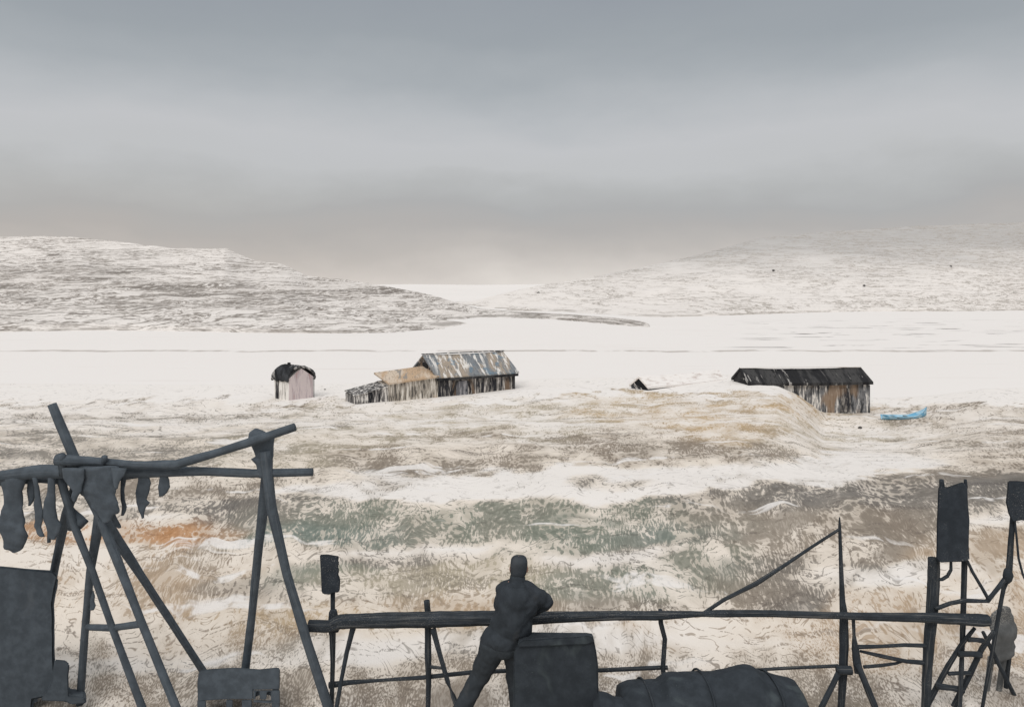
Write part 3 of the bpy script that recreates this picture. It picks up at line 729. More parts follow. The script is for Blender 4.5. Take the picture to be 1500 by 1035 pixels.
hang('dried_meat', [(686, 203, 214), (698, 202, 219), (706, 202, 223), (715, 200, 222), (722, 199, 219), (730, 199, 216), (735, 200, 221), (742, 203, 215), (752, 207, 212), (758, 208, 211)], 7.27, 'large leaf shaped dark fillet with a pointed tip hanging alone', 'dried meat', .25, .016, G_)
hang('dried_meat', [(684, 236, 246), (694, 235, 246), (704, 234, 249), (712, 233, 250), (720, 233, 245), (726, 234, 239)], 7.27, 'smallest dark fillet hanging alone furthest along the rack', 'dried meat', .28, .014, G_)

# ------------------------------------------------------------------ dark boxes and loads
def bm_crate(pts_front, D0, D1, rough=.012, bev=.03, slope=.5):
    """box with an irregular front outline (pixels, clockwise) running back from D0 to D1"""
    bm = bmesh.new(); n = len(pts_front)
    f = [W(a, b, D0) for a, b in pts_front]
    mid = sum(f, Vector()) / n
    hd = Vector((mid.x, mid.y, 0)).normalized() * (D1 - D0)          # the box's own heading
    zlo, zhi = min(p.z for p in f), max(p.z for p in f)
    k = [p + hd + Vector((0, 0, -slope * (D1 - D0) * max(0, (p.z - zlo) / (zhi - zlo)) )) for p in f]
    vf = [bm.verts.new(p) for p in f]; vb = [bm.verts.new(p) for p in k]
    bm.faces.new(vf); bm.faces.new(vb[::-1])
    for i in range(n): bm.faces.new((vf[i], vb[i], vb[(i + 1) % n], vf[(i + 1) % n]))
    bmesh.ops.recalc_face_normals(bm, faces=bm.faces)
    bmesh.ops.bevel(bm, geom=[e for e in bm.edges if e.calc_face_angle(0) > .5], offset=bev, segments=2, affect='EDGES', clamp_overlap=True)
    bmesh.ops.triangulate(bm, faces=[fc for fc in bm.faces if len(fc.verts) > 4])
    bmesh.ops.subdivide_edges(bm, edges=[e for e in bm.edges if e.calc_length() > .25], cuts=2, use_grid_fill=True)
    for v in bm.verts: v.co += jit(v.co, rough, 3) + jit(v.co, rough * .4, 11)
    return bm
c = W(30, 1020, 8.1)
bin_ = thing('covered_bin', (c.x, 8.4, 0), 'big dark canvas covered bin under the hanging hide', 'bin')
emit('cover', bm_crate([(-120, 822), (0, 828), (50, 832), (78, 834), (87, 843), (83, 862), (79, 884), (79, 920), (81, 966), (83, 1000), (83, 1021), (62, 1023), (49, 1026), (46, 1062), (-120, 1062)], 7.72, 8.15, .012, .03, .6), BINC, bin_, smooth=False)
emit('step', bm_crate([(80, 965), (95, 966), (102, 972), (100, 990), (101, 1018), (124, 1021), (127, 1030), (104, 1032), (96, 1027), (60, 1026), (75, 1000)], 7.68, 7.9, .006, .012), BINC, bin_, smooth=False)
# low wooden chest on legs with slots in the front
ch = thing('fish_chest', (W(350, 1035, 7.75).x, 7.85, 0), 'low dark chest on short legs with two slots, standing below the rack', 'chest')
D = 7.62
emit('body', bm_crate([(291, 984), (294, 980), (312, 979), (345, 977.5), (380, 979), (404, 977), (410, 978), (410, 1009), (371, 1010), (371, 1024), (341, 1024), (290, 1026), (289, 1000)], D, D + .42, .006, .012, .55), RACK, ch, smooth=False)
emit('slotted_board', bm_crate([(371.2, 1010), (410, 1010), (410, 1027), (397, 1027), (397, 1012), (391.5, 1012), (390, 1024), (381, 1024), (380, 1012), (375, 1012), (374, 1024), (371.2, 1024)], D + .01, D + .06, .002, .006), RACK, ch, smooth=False)
emit('bottom_rail', bm_crate([(371.2, 1024.5), (410, 1027.5), (410, 1030), (371.2, 1028)], D, D + .05, .002, .004), RACK, ch, smooth=False)
for a, b in ((289, 302), (331, 341), (354, 369), (398, 410)):
    emit('leg', bm_crate([(a, 1024), (b, 1024), (b - .5, 1052), (a + .5, 1052)], D + .005, D + .09, .003, .008), RACK, ch, smooth=False)
for a, b in ((292, 303), (399, 409)):
    emit('leg', bm_crate([(a, 1000), (b, 1000), (b - .5, 1022), (a + .5, 1022)], D + .3, D + .38, .003, .008), RACK, ch, smooth=False)

cr = thing('covered_crate', (W(815, 1080, 6.9).x, 7.0, 0), 'waist high dark crate draped with canvas in front of the resting person', 'crate')
emit('body', bm_crate([(752, 950), (764, 938), (800, 936.5), (846, 933.5), (858, 930.5), (866, 931.5), (869.5, 936), (873, 955), (876, 975), (877, 1000), (878, 1040), (880, 1125), (750, 1125)], 6.75, 7.02, .010, .02), CLOTH, cr, smooth=False)
emit('lid', bm_crate([(757, 944), (766, 936.8), (846, 932.2), (862, 929.8), (868, 933), (871, 940), (860, 944), (760, 948)], 6.72, 7.05, .006, .012), CLOTH, cr, smooth=False)

# tarpaulin covered load on the ground, right of the crate
def heap(outline, D, depth, base_py):
    bm = bmesh.new(); cols = []
    n = 70; xs = [outline[0][0] + (outline[-1][0] - outline[0][0]) * i / n for i in range(n + 1)]
    seg = 14
    for x in xs:
        ty = interp(outline, x); ring = []
        top = W(x, ty, D).z
        for k in range(seg + 1):
            a = math.pi * k / seg
            y = -math.cos(a); zz = max(math.sin(a), 0) ** .42
            p = Vector(((x - CX) / F * D, D + y * depth, -.05 + (top + .05) * zz))
            p += jit(p, .010, 3) + jit(p, .006, 14) + Vector((0, 0, .012 * zz * abs(noise.noise(Vector((p.x * 5 + p.y * 2, p.y * 1.2, 3))))))
            ring.append(bm.verts.new(p))
        cols.append(ring)
    for i in range(n):
        for k in range(seg): bm.faces.new((cols[i][k], cols[i][k + 1], cols[i + 1][k + 1], cols[i + 1][k]))
        bm.faces.new((cols[i][seg], cols[i][0], cols[i + 1][0], cols[i + 1][seg]))
    bm.faces.new(cols[0][::-1]); bm.faces.new(cols[-1])
    return bm
HEAP = [(905, 1050), (908, 1014), (914, 1009), (924, 1005), (966, 1003), (978, 992), (1010, 990.5), (1051, 989), (1070, 986), (1087, 981), (1098, 979), (1108, 981), (1115, 987), (1140, 994), (1166, 1000), (1171, 1004), (1174, 1016), (1172, 1060)]
load = thing('covered_load', (W(1050, 1035, 7.1).x, 7.1, 0), 'long low load roped under dark tarpaulin, lying by the railing', 'covered load')
emit('tarpaulin', heap(HEAP, 7.1, .38, 0), CLOTH, load)
for rx in (946, 1030, 1128):
    tz = W(rx, interp(HEAP, rx), 7.1).z
    pts = [Vector(((rx - CX) / F * 7.1 + .04 * math.cos(a), 7.1 - math.cos(a) * .40, -.04 + (tz + .055) * max(math.sin(a), 0) ** .42)) for a in [math.pi * q / 14 for q in range(15)]]
    emit('rope', bm_tube(pts, [.011] * 15, 6, .1, 2), RAIL, load)
c = W(885, 1035, 6.95)
tag(emit('sack', heap([(860, 1100), (868, 1030), (878, 1017), (890, 1019), (900, 1024), (912, 1026), (925, 1040), (932, 1100)], 6.7, .28, 0), CLOTH, base=(c.x, 6.7, 0)),
    'small slumped dark sack between the canvas crate and the long covered load', 'sack')

# ------------------------------------------------------------------ railing
DR = 7.5
rl = thing('railing', W(750, 1060, DR), 'rough timber railing of thick beams across the yard', 'railing')
def beam(spec, name='top_beam', D=DR, **k): return pole(name, [(a, b, D, w) for a, b, w in spec], RAIL, rl, square=True, rough=.10, sub=8, seg=8, **k)
beam([(452, 916, 17), (484, 917, 17), (498, 910, 20), (560, 908, 21), (626, 907, 22), (700, 905, 21), (760, 905, 20), (848, 902.5, 14), (900, 901, 13.5), (960, 901, 13), (1012, 899, 9), (1034, 898.5, 6)])
beam([(1022, 900, 5), (1034, 898.5, 8), (1050, 898, 10), (1130, 898, 10), (1190, 900, 10), (1228, 901, 10), (1250, 902, 11), (1300, 903, 12), (1355, 904, 14), (1400, 906, 15), (1440, 908, 18), (1448, 908, 17)])
low = DR + .10
beam([(482, 1003, 9), (510, 999, 7), (560, 995.5, 4.5), (620, 991.5, 6), (690, 984, 6), (760, 981, 6), (880, 981, 6), (968, 977, 6), (978, 977, 6)], 'bottom_rail', low)
beam([(1060, 985, 5), (1106, 980.5, 4.5), (1160, 977.5, 4.5), (1228, 974.5, 5)], 'bottom_rail', low)
def post(spec, name='post', **k): return pole(name, to_ground([(a, b, d, w) for a, b, d, w in spec]), RAIL, rl, **k)
post([(482, 914, DR + .02, 6), (485, 930, DR + .05, 5.5), (487, 970, DR + .05, 6), (486, 1008, DR + .04, 5)])
post([(625, 879, DR + .06, 9), (627, 900, DR + .06, 9), (627, 960, DR + .06, 10), (628, 995, DR + .07, 8), (627, 1035, DR + .08, 6)])
post([(967, 892, DR + .06, 6), (968, 912, DR + .06, 7), (974, 935, DR + .06, 7), (971, 977, DR + .06, 7), (973, 998, DR + .07, 6)])
post([(518, 916, DR + .0, 9), (508, 955, DR - .04, 7), (500, 995, DR - .1, 6), (493, 1035, DR - .16, 7)], 'brace')
post([(634, 920, DR + .0, 9), (645, 960, DR - .06, 7), (656, 998, DR - .12, 7), (668, 1030, DR - .2, 9)], 'brace')
pole('cross_piece', [(630, 976, DR + .03, 5), (650, 978, DR - .02, 4)], RAIL, rl)

# box on a post at the railing's left end
pb = thing('post_box', W(486, 1040, DR + .2), 'small dark box on a slim post standing against the rail end', 'box')
emit('box', bm_crate([(468.5, 811.5), (480, 811), (497, 814), (494.5, 818), (497, 824), (495, 829), (497, 836), (495, 842), (497.5, 849), (498.5, 851), (498, 862), (497, 867), (488, 867.5), (484, 870.5), (474, 870), (471, 867)], DR + .12, DR + .30, .003, .008), METAL, pb, smooth=False)
pole('post', to_ground([(487.5, 866, DR + .22, 7), (487.5, 890, DR + .22, 6.5), (489, 910, DR + .22, 7), (488, 960, DR + .22, 5)]), RAIL, pb)
emit('clamp', bm_loft([(892, 484, 493), (896, 482, 494), (908, 481, 496), (918, 483, 497), (925, 486, 496)], DR + .13, .6, 12, 3, .004), METAL, pb)

# ------------------------------------------------------------------ mast with its stay
ms = thing('mast', W(1240, 1060, DR + .12), 'slender pointed mast with a slanting stay pole and splayed feet', 'mast')
pole('pole', to_ground([(1229.8, 757, DR + .16, 1.6), (1230, 772, DR + .16, 4), (1232, 830, DR + .16, 6), (1234, 880, DR + .16, 8), (1236, 900, DR + .14, 12), (1236.5, 945, DR + .14, 13), (1235, 985, DR + .14, 12), (1232, 1035, DR + .14, 8)]), RAIL, ms, rough=.14)
pole('stay_pole', [(1229, 775, DR + .10, 4), (1190, 800, DR + .09, 4.5), (1150, 827, DR + .08, 5), (1108, 854, DR + .06, 6.5), (1060, 878, DR + .05, 5.5), (1030, 898, DR + .04, 5)], RAIL, ms, rough=.12)
pole('knot', [(1226, 981, DR + .02, 12), (1247, 981, DR + .02, 13)], RAIL, ms)
pole('strut', [(1250, 906, DR + .08, 5), (1251, 930, DR + .08, 4.5), (1253, 950, DR + .08, 11), (1256, 975, DR + .06, 12), (1257, 986, DR + .04, 9)], RAIL, ms, rough=.2)
pole('foot', to_ground([(1228, 985, DR + .02, 8), (1220, 1002, DR - .02, 8), (1205, 1032, DR - .08, 9)]), RAIL, ms)
pole('foot', to_ground([(1256, 972, DR + .02, 9), (1266, 996, DR - .02, 9), (1282, 1035, DR - .08, 10)]), RAIL, ms)

# ------------------------------------------------------------------ stand with the tall tank
sd = thing('timber_stand', W(1360, 1060, DR + .1), 'braced timber stand with uneven posts carrying a tall dark tank', 'stand')
def spole(name, spec, g=False, **k): return pole(name, to_ground(spec) if g else spec, RAIL, sd, **k)
spole('post', [(1368, 817, DR + .14, 17), (1367.5, 850, DR + .14, 17), (1366, 880, DR + .14, 17), (1364, 910, DR + .14, 16), (1361, 940, DR + .14, 15), (1358, 985, DR + .14, 13), (1356, 1035, DR + .14, 12)], True, rough=.12)
spole('post', [(1413, 815, DR + .18, 8), (1412, 860, DR + .18, 8), (1411, 900, DR + .18, 8), (1409, 960, DR + .2, 7), (1407, 1012, DR + .22, 6)], True, rough=.14)
spole('brace', [(1417, 821, DR + .12, 4), (1425, 838, DR + .12, 4.5), (1437, 858, DR + .12, 4.5), (1449, 879, DR + .12, 5)])
spole('brace', [(1370, 891, DR + .06, 6), (1392, 883, DR + .05, 6), (1413, 879, DR + .04, 6.5), (1447, 880, DR + .04, 5)])
spole('brace', [(1250, 947, DR + .1, 7), (1290, 946, DR + .1, 5), (1325, 944, DR + .1, 5.5), (1356, 945, DR + .1, 6)])
spole('brace', [(1260, 953, DR + .14, 4), (1290, 960, DR + .14, 6), (1328, 968, DR + .14, 6), (1354, 970, DR + .14, 7)])
spole('brace', [(1265, 976, DR + .18, 5), (1290, 974, DR + .18, 5), (1312, 971, DR + .18, 4), (1328, 966, DR + .18, 3)])
spole('hook', [(1393, 822, DR + .10, 4), (1393, 834, DR + .10, 4.5), (1388, 843, DR + .10, 5), (1380, 848, DR + .10, 5), (1370, 848, DR + .10, 5)])
tk = thing('tank', W(1395, 825, DR + .15), 'tall narrow dark tank with two horns on top, standing on the timber stand', 'tank')
emit('body', bm_crate([(1374, 715), (1375, 711), (1388, 712.5), (1395, 710), (1406, 706.5), (1412, 705.5), (1417, 712), (1418, 740), (1420, 762), (1419, 800), (1420, 821), (1411, 823), (1395, 823), (1376, 824), (1371, 818), (1372, 770)], DR + .0, DR + .30, .004, .012), METAL, tk, smooth=False)
pole('horn', [(1379, 702, DR + .1, 6), (1380, 714, DR + .1, 8)], METAL, tk)
pole('horn', [(1414, 702, DR + .1, 4), (1414.5, 714, DR + .1, 6)], METAL, tk)

# second tank at the frame's edge on its bent pole
t2 = thing('tank', W(1482, 1040, DR + .2), 'dark tank on a bent pole with a hanging cable, furthest right beyond the ladder', 'tank')
emit('body', bm_crate([(1476, 703), (1490, 703), (1510, 705), (1528, 706), (1529, 760), (1520, 766), (1506, 764), (1497, 762), (1490, 763), (1483, 765), (1477, 752), (1473, 735), (1475, 720)], DR + .15, DR + .45, .004, .012), METAL, t2, smooth=False)
pole('pole', to_ground([(1484, 755, DR + .25, 7.5), (1481, 790, DR + .25, 8), (1478, 838, DR + .25, 9), (1470, 862, DR + .25, 6), (1465, 888, DR + .25, 6), (1462, 905, DR + .25, 5)]), RAIL, t2)
pole('arm', [(1477, 842, DR + .22, 8), (1468, 853, DR + .2, 7), (1456, 868, DR + .16, 6), (1446, 880, DR + .13, 7)], RAIL, t2)
emit('knob', bm_loft([(832, 1472, 1478), (836, 1470, 1482), (843, 1469, 1484), (850, 1471, 1482), (854, 1473, 1478)], DR + .2, .8, 12, 2, .003), RAIL, t2)
pole('cable', [(1486, 758, DR + .2, 3), (1489, 785, DR + .2, 3), (1492, 817, DR + .2, 3.2), (1498, 840, DR + .2, 3.2), (1508, 862, DR + .2, 3.2), (1525, 870, DR + .22, 3.2)], METAL, t2, rough=.05)
pole('pole', to_ground([(1518, 760, DR + .35, 8), (1522, 870, DR + .35, 8), (1524, 960, DR + .35, 8)]), RAIL, t2)

# ladder leaning on the beam
ld = thing('ladder', W(1395, 1030, DR + .4), 'dark rough ladder with uneven rungs leaning on the beam below the tank', 'ladder')
def lpole(name, spec, **k): return pole(name, spec, RAIL, ld, **k)
lpole('side_rail', to_ground([(1428, 919, DR + .02 + .08, 5), (1408, 944, DR + .16, 7), (1388, 976, DR + .24, 8), (1372, 1006, DR + .3, 8)]), rough=.14)
lpole('side_rail', to_ground([(1456, 924, DR + .1, 6), (1438, 950, DR + .16, 8), (1422, 984, DR + .24, 8), (1408, 1012, DR + .3, 8)]), rough=.14)
for a, b, d, w in (((1418, 936), (1440, 938), DR + .10, 8), ((1404, 957), (1437, 958), DR + .14, 10), ((1389, 986), (1422, 985), DR + .22, 6), ((1372, 1004), (1411, 1010), DR + .26, 10)):
    lpole('rung', [(*a, d, w), ((a[0] + b[0]) / 2, (a[1] + b[1]) / 2 - .5, d, w * .85), (*b, d, w)], rough=.15)

# pale weathered bin on two legs, behind the ladder
gb = thing('slung_sack', W(1468, 1010, 8.2), 'pale grey ragged sack slung on crossed posts behind the ladder', 'sack')
emit('cloth', bm_loft([(886, 1464, 1474), (898, 1456, 1482), (912, 1451, 1487), (926, 1449, 1489), (945, 1448, 1488), (957, 1444, 1485), (964, 1448, 1478), (970, 1453, 1466)], 8.05, .2, 18, 2.4, .05), PALE, gb)
for spec in ([(1452, 962, 8.15, 9), (1449, 985, 8.15, 8), (1446, 1006, 8.15, 8)], [(1470, 962, 8.15, 9), (1467, 985, 8.15, 8), (1464, 1006, 8.15, 8)]):
    pole('leg', to_ground(spec), PALE, gb, square=True, seg=8)
pole('prop', to_ground([(1482, 915, 8.1, 6), (1478, 960, 8.15, 7), (1474, 1000, 8.2, 6)]), RAIL, gb, rough=.2)
pole('prop', to_ground([(1440, 925, 7.95, 5), (1456, 958, 8.0, 6), (1480, 1006, 8.05, 6)]), RAIL, gb, rough=.2)

# ------------------------------------------------------------------ the person resting against the rail
def cone_part(bm, p0, r0, p1, r1, seg=14, flat=1.0):
    d = p1 - p0; Ln = d.length; d = d.normalized()
    up = Vector((0, 1, 0)) if abs(d.y) < .8 else Vector((0, 0, 1))
    a = d.cross(up).normalized(); b = a.cross(d).normalized()
    rings = []; N = 5
    prof = [(-math.cos(i / N * math.pi / 2) * r0, math.sin(i / N * math.pi / 2) * r0) for i in range(1, N + 1)]
    prof += [(Ln + math.sin(i / N * math.pi / 2) * r1, math.cos(i / N * math.pi / 2) * r1) for i in range(0, N)]
    s0 = bm.verts.new(p0 - d * r0)
    for s, r in prof:
        rings.append([bm.verts.new(p0 + d * s + a * math.cos(2 * math.pi * k / seg) * r + b * math.sin(2 * math.pi * k / seg) * r * flat) for k in range(seg)])
    s1 = bm.verts.new(p1 + d * r1)
    for k in range(seg):
        bm.faces.new((s0, rings[0][(k + 1) % seg], rings[0][k])); bm.faces.new((s1, rings[-1][k], rings[-1][(k + 1) % seg]))
        for i in range(len(rings) - 1): bm.faces.new((rings[i][k], rings[i][(k + 1) % seg], rings[i + 1][(k + 1) % seg], rings[i + 1][k]))
def ball(bm, c, rx, ry, rz, rot=0):
    r = bmesh.ops.create_icosphere(bm, subdivisions=3, radius=1)
    for v in r['verts']:
        x, y, z = v.co.x * rx, v.co.y * ry, v.co.z * rz
        v.co = c + Vector((x * math.cos(rot) - y * math.sin(rot), x * math.sin(rot) + y * math.cos(rot), z))
def remeshed(name, bm, mat, voxel, parent=None, base=None, smooth=3, folds=0):
    bmesh.ops.recalc_face_normals(bm, faces=bm.faces)
    off = Vector(base) if base is not None else Vector((0, 0, 0)); p = parent
    while p is not None: off = off + p.location; p = p.parent
    bmesh.ops.translate(bm, verts=bm.verts, vec=-off)
    me = bpy.data.meshes.new(name); bm.to_mesh(me); bm.free()
    o = link('tmp', me)
    r = o.modifiers.new('r', 'REMESH'); r.mode = 'VOXEL'; r.voxel_size = voxel
    s = o.modifiers.new('s', 'SMOOTH'); s.iterations = smooth; s.factor = .5
    dg = bpy.context.evaluated_depsgraph_get()
    out = bpy.data.meshes.new_from_object(o.evaluated_get(dg)); out.name = name
    bpy.data.objects.remove(o); bpy.data.meshes.remove(me)
    if folds:
        for v in out.vertices:
            q = v.co; n = noise.noise(Vector((q.x * 5 + q.z * 4, q.y * 5, q.z * 9 - q.x * 5))) + .5 * noise.noise(q * 19)
            v.co = q + v.normal * n * folds
    for f in out.polygons: f.use_smooth = True
    out.materials.clear()
    return link(name, out, mat, parent, loc=base if base is not None else (0, 0, 0))

DP = 7.02
V = lambda px, py, dd=0: W(px, py, DP) + Vector((0, dd, 0))
base = Vector((V(735, 1090).x, DP, 0))
J = dict(head=V(760, 833, .03), neck=V(757, 852, .0), chest=V(757, 878, -.01), waist=V(748, 912, .0), pelvis=V(741, 938, 0),
         shl=V(740, 868, .02), shr=V(779, 869, -.01), ell=V(735, 897, .16), wrl=V(748, 899, .40),
         elr=V(799, 884, .05), wrr=V(781, 907, .16),
         hipl=V(724, 944, 0), hipr=V(756, 944, 0), knl=V(703, 994, .08), anl=V(654, 1080, -.02),
         knr=V(757, 1006, .10), anr=V(764, 1080, .02))
JACK = dark_timber('dark_parka', (.038, .045, .053), (.12, .12, .12), .66)
TROU = dark_timber('dark_trousers', (.040, .047, .054), (.13, .12, .11), .66)
m_, t_ = material('weathered_skin')
co_ = t_.n('ShaderNodeTexCoord').outputs['Object']
t_.finish(t_.mix(t_.noise(co_, 30, 3), (.30, .17, .12), (.38, .22, .16)), .6, .3)
FLESH = m_
bm = bmesh.new()
# head with face looking out over the inlet (away from the camera)
ball(bm, J['head'] + Vector((0, 0, .005)), .074, .094, .108); ball(bm, J['head'] + Vector((0, .045, -.055)), .052, .052, .058)
cone_part(bm, J['head'] + Vector((0, .092, .0)), .011, J['head'] + Vector((0, .112, -.030)), .015, 10)
for s in (-1, 1):
    ball(bm, J['head'] + Vector((s * .077, .0, -.012)), .012, .022, .034)
    ball(bm, J['head'] + Vector((s * .032, .086, .012)), .014, .010, .008)
ball(bm, J['head'] + Vector((0, .092, -.062)), .026, .012, .008)
cone_part(bm, J['neck'] + Vector((0, -.01, -.05)), .062, J['head'] + Vector((0, -.01, -.06)), .055)
ball(bm, J['chest'], .17, .115, .20); cone_part(bm, J['chest'] + Vector((0, 0, .03)), .12, J['waist'], .125); cone_part(bm, J['waist'], .125, J['pelvis'], .135)
for s in 'lr':
    cone_part(bm, J['sh' + s], .068, J['el' + s], .048); cone_part(bm, J['el' + s], .047, J['wr' + s], .030)
    cone_part(bm, J['hip' + s], .098, J['kn' + s], .066); cone_part(bm, J['kn' + s], .064, J['an' + s], .042)
    a = J['an' + s]; cone_part(bm, a + Vector((0, -.03, -.03)), .042, a + Vector((0, .14, -.05)), .032, flat=.8)
def hand(bm, wr, fwd, side, up, curl, thumb):
    """palm, four bent fingers of different lengths and a thumb from the palm's side"""
    c = wr + fwd * .055
    for k in (-1.2, -.4, .4, 1.2): cone_part(bm, wr + side * k * .012 + fwd * .01, .015, wr + fwd * .085 + side * k * .019, .0125, 8)
    for k, ln in ((-1.5, .062), (-.5, .076), (.5, .080), (1.5, .070)):
        p0 = wr + fwd * .088 + side * k * .019
        d1 = (fwd * math.cos(curl) - up * math.sin(curl)); d2 = (fwd * math.cos(curl * 2.2) - up * math.sin(curl * 2.2))
        p1 = p0 + d1 * ln * .55; p2 = p1 + d2 * ln * .5
        cone_part(bm, p0, .0098, p1, .0090, 8); cone_part(bm, p1, .0090, p2, .0075, 8)
    t0 = wr + fwd * .025 + side * thumb * .028; t1 = t0 + fwd * .035 + side * thumb * .026 - up * .008; t2 = t1 + fwd * .032 + side * thumb * .004 - up * .014
    cone_part(bm, t0, .0135, t1, .0115, 8); cone_part(bm, t1, .0112, t2, .0085, 8)
hand(bm, J['wrl'], Vector((.25, .95, -.1)).normalized(), Vector((.95, -.25, 0)).normalized(), Vector((0, 0, 1)), .45, 1)
hand(bm, J['wrr'], Vector((-.86, .25, -.45)).normalized(), Vector((-.3, .35, .88)).normalized(), Vector((.3, -.9, .2)).normalized(), -.3, 1)
person = remeshed('person', bm, FLESH, .0065, base=base, smooth=3)
tag(person, 'person in dark parka and cap leaning on the rail, seen from behind, elbow out', 'person')
# parka
bm = bmesh.new()
ball(bm, J['chest'] + Vector((0, 0, -.02)), .215, .150, .20)
cone_part(bm, J['chest'] + Vector((-.01, 0, .02)), .175, J['waist'] + Vector((.005, 0, 0)), .178, 18)
ball(bm, J['waist'] + Vector((.01, 0, -.02)), .205, .165, .16)
ball(bm, J['pelvis'] + Vector((-.015, 0, .03)), .222, .17, .13)
ball(bm, J['neck'] + Vector((0, -.015, -.035)), .105, .10, .075)
cone_part(bm, J['neck'] + Vector((-.02, -.0, -.05)), .085, J['shl'], .095); cone_part(bm, J['neck'] + Vector((.02, 0, -.05)), .085, J['shr'], .095)
for s in 'lr':
    cone_part(bm, J['sh' + s], .095, J['el' + s], .074); cone_part(bm, J['el' + s], .076, J['wr' + s] + (J['el' + s] - J['wr' + s]) * .05, .054)
remeshed('parka', bm, JACK, .011, person, smooth=3, folds=.016)
bm = bmesh.new()
ball(bm, J['pelvis'] + Vector((0, 0, -.03)), .19, .15, .13)
for s in 'lr':
    cone_part(bm, J['hip' + s], .135, J['kn' + s], .092); cone_part(bm, J['kn' + s], .092, J['an' + s] + Vector((0, 0, .02)), .078)
remeshed('trousers', bm, TROU, .011, person, smooth=3, folds=.013)
bm = bmesh.new()
r = bmesh.ops.create_icosphere(bm, subdivisions=4, radius=1)
for v in r['verts']:                                  # a flat crowned knitted cap pulled over the ears
    q = [math.copysign(abs(k) ** .62, k) for k in v.co]
    v.co = J['head'] + Vector((-.001 + q[0] * (.079 + .004 * q[2]) + .006 * q[2], -.012 + q[1] * .096, .016 + q[2] * .098))
cone_part(bm, J['head'] + Vector((-.05, .09, .03)), .012, J['head'] + Vector((.05, .09, .03)), .012)
remeshed('cap', bm, JACK, .008, person, smooth=2, folds=.004)
bm = bmesh.new()
ball(bm, J['neck'] + Vector((0, -.070, -.045)), .096, .055, .080); cone_part(bm, J['neck'] + Vector((-.002, -.012, -.03)), .082, J['neck'] + Vector((.004, -.008, .035)), .076); cone_part(bm, J['neck'] + Vector((-.075, -.02, -.035)), .036, J['neck'] + Vector((.075, -.02, -.03)), .036)
remeshed('hood', bm, CLOTH, .009, person, smooth=3, folds=.008)
for s in 'lr':
    a = J['an' + s]; bm = bmesh.new()
    cone_part(bm, a + Vector((0, 0, .06)), .072, a + Vector((0, -.01, -.03)), .060)
    cone_part(bm, a + Vector((0, -.03, -.035)), .058, a + Vector((.0, .17, -.055)), .048)
    remeshed('boot', bm, CLOTH, .010, person, smooth=3)

# ------------------------------------------------------------------ light: overcast sky over low pale horizon, soft high sun
SUN_EL, SUN_AZ = R(48), R(200)     # azimuth: behind the camera's left shoulder
world = bpy.data.worlds.new('World'); scene.world = world; world.use_nodes = True
t = NT(world.node_tree)
sky = t.n('ShaderNodeTexSky', sky_type='NISHITA'); sky.sun_disc = False
sky.sun_elevation = SUN_EL; sky.sun_rotation = SUN_AZ
b1 = t.n('ShaderNodeBackground'); t.put(b1.inputs[0], sky.outputs[0]); b1.inputs[1].default_value = .08
co = t.n('ShaderNodeTexCoord').outputs['Generated']
sp = t.n('ShaderNodeSeparateXYZ'); t.put(sp.inputs[0], co)
x, y, z = sp.outputs
hz = t.math('SQRT', t.math('ADD', t.math('MULTIPLY', x, x), t.math('MULTIPLY', y, y)))
el = t.math('DIVIDE', z, t.math('MAXIMUM', hz, .02))
az = t.math('ARCTAN2', x, y)
cv = t.n('ShaderNodeCombineXYZ'); t.put(cv.inputs[0], az); t.put(cv.inputs[1], el)
n1 = t.noise(t.scale(cv.outputs[0], 2.4, 7, 1), 1, 4, .5)
n2 = t.noise(t.scale(cv.outputs[0], 8, 14, 1), 1, 5, .6)
ee = t.math('ADD', el, t.math('ADD', t.math('MULTIPLY', t.math('SUBTRACT', n1,   .5), .12), t.math('MULTIPLY', t.math('SUBTRACT', n2, .5), .040)))
rp = t.n('ShaderNodeValToRGB')
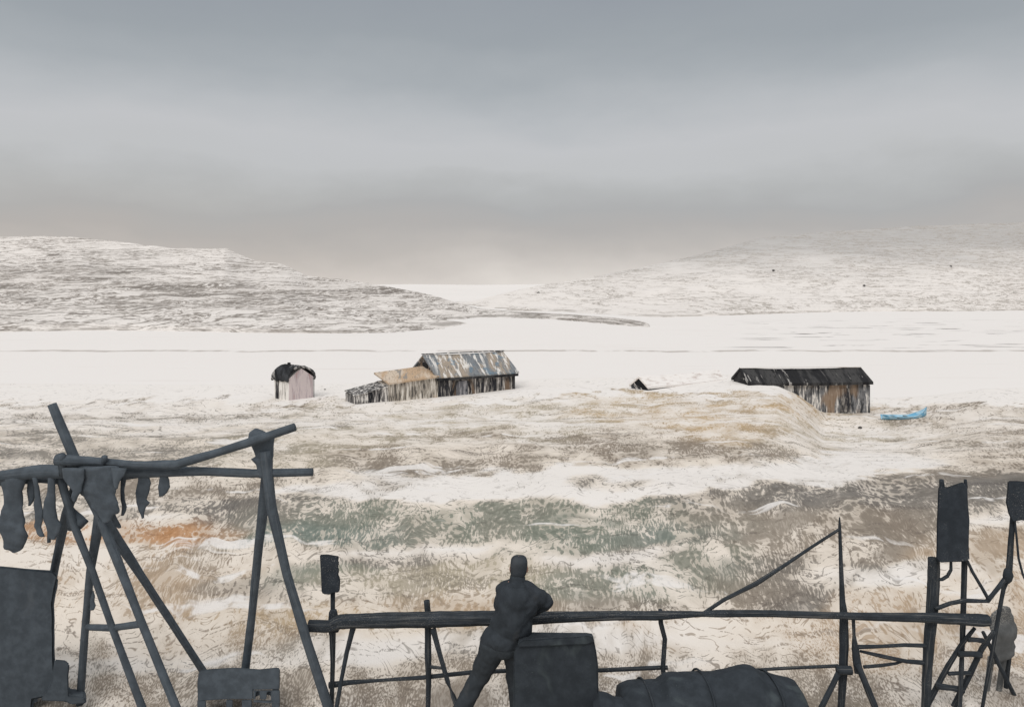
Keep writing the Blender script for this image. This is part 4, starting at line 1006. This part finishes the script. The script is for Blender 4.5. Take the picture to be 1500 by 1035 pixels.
stops = [(.0, (224, 218, 212)), (.027, (206, 200, 195)), (.055, (190, 185, 181)), (.085, (178, 175, 173)), (.112, (174, 174, 174)), (.136, (181, 182, 182)), (.164, (192, 193, 194)), (.195, (194, 195, 197)),
         (.235, (184, 187, 190)), (.28, (169, 174, 178)), (.33, (158, 164, 169)), (.40, (151, 157, 164)), (.75, (186, 190, 195)), (1.0, (236, 236, 236))]
while len(rp.color_ramp.elements) < len(stops): rp.color_ramp.elements.new(.5)
for e, (p, c) in zip(rp.color_ramp.elements, stops): e.position = p; e.color = (*srgb(*c), 1)
t.put(rp.inputs[0], ee)
warm = t.math('MULTIPLY', t.sm(az, .05, -.5), t.math('MULTIPLY', t.sm(el, .17, .09), t.sm(el, -.02, .0)))
skyc = t.mix(t.math('MULTIPLY', warm, .45), rp.outputs[0], t.mix(1.0, rp.outputs[0], (1.09, 1.03, .97), 'MULTIPLY'))
b2 = t.n('ShaderNodeBackground'); t.put(b2.inputs[0], skyc); b2.inputs[1].default_value = 1.0
mx = t.n('ShaderNodeMixShader'); mx.inputs[0].default_value = .96
t.t.links.new(b1.outputs[0], mx.inputs[1]); t.t.links.new(b2.outputs[0], mx.inputs[2])
wo = t.n('ShaderNodeOutputWorld'); t.t.links.new(mx.outputs[0], wo.inputs[0])

sd_ = bpy.data.lights.new('sun', 'SUN'); sd_.energy = 1.45; sd_.angle = R(40); sd_.color = (1.0, .965, .92)
so = bpy.data.objects.new('sun', sd_); COL.objects.link(so)
dirv = Vector((math.sin(SUN_AZ) * math.cos(SUN_EL), math.cos(SUN_AZ) * math.cos(SUN_EL), math.sin(SUN_EL)))
so.rotation_euler = dirv.to_track_quat('Z', 'Y').to_euler(); so.location = (-20, -30, 40)

scene.view_settings.view_transform = 'Standard'; scene.view_settings.look = 'None'
scene.view_settings.gamma = 1; scene.view_settings.exposure = 0.03; scene.view_settings.use_curve_mapping = False
scene.render.engine = 'CYCLES'
scene.cycles.use_denoising = True
scene.cycles.max_bounces = 6
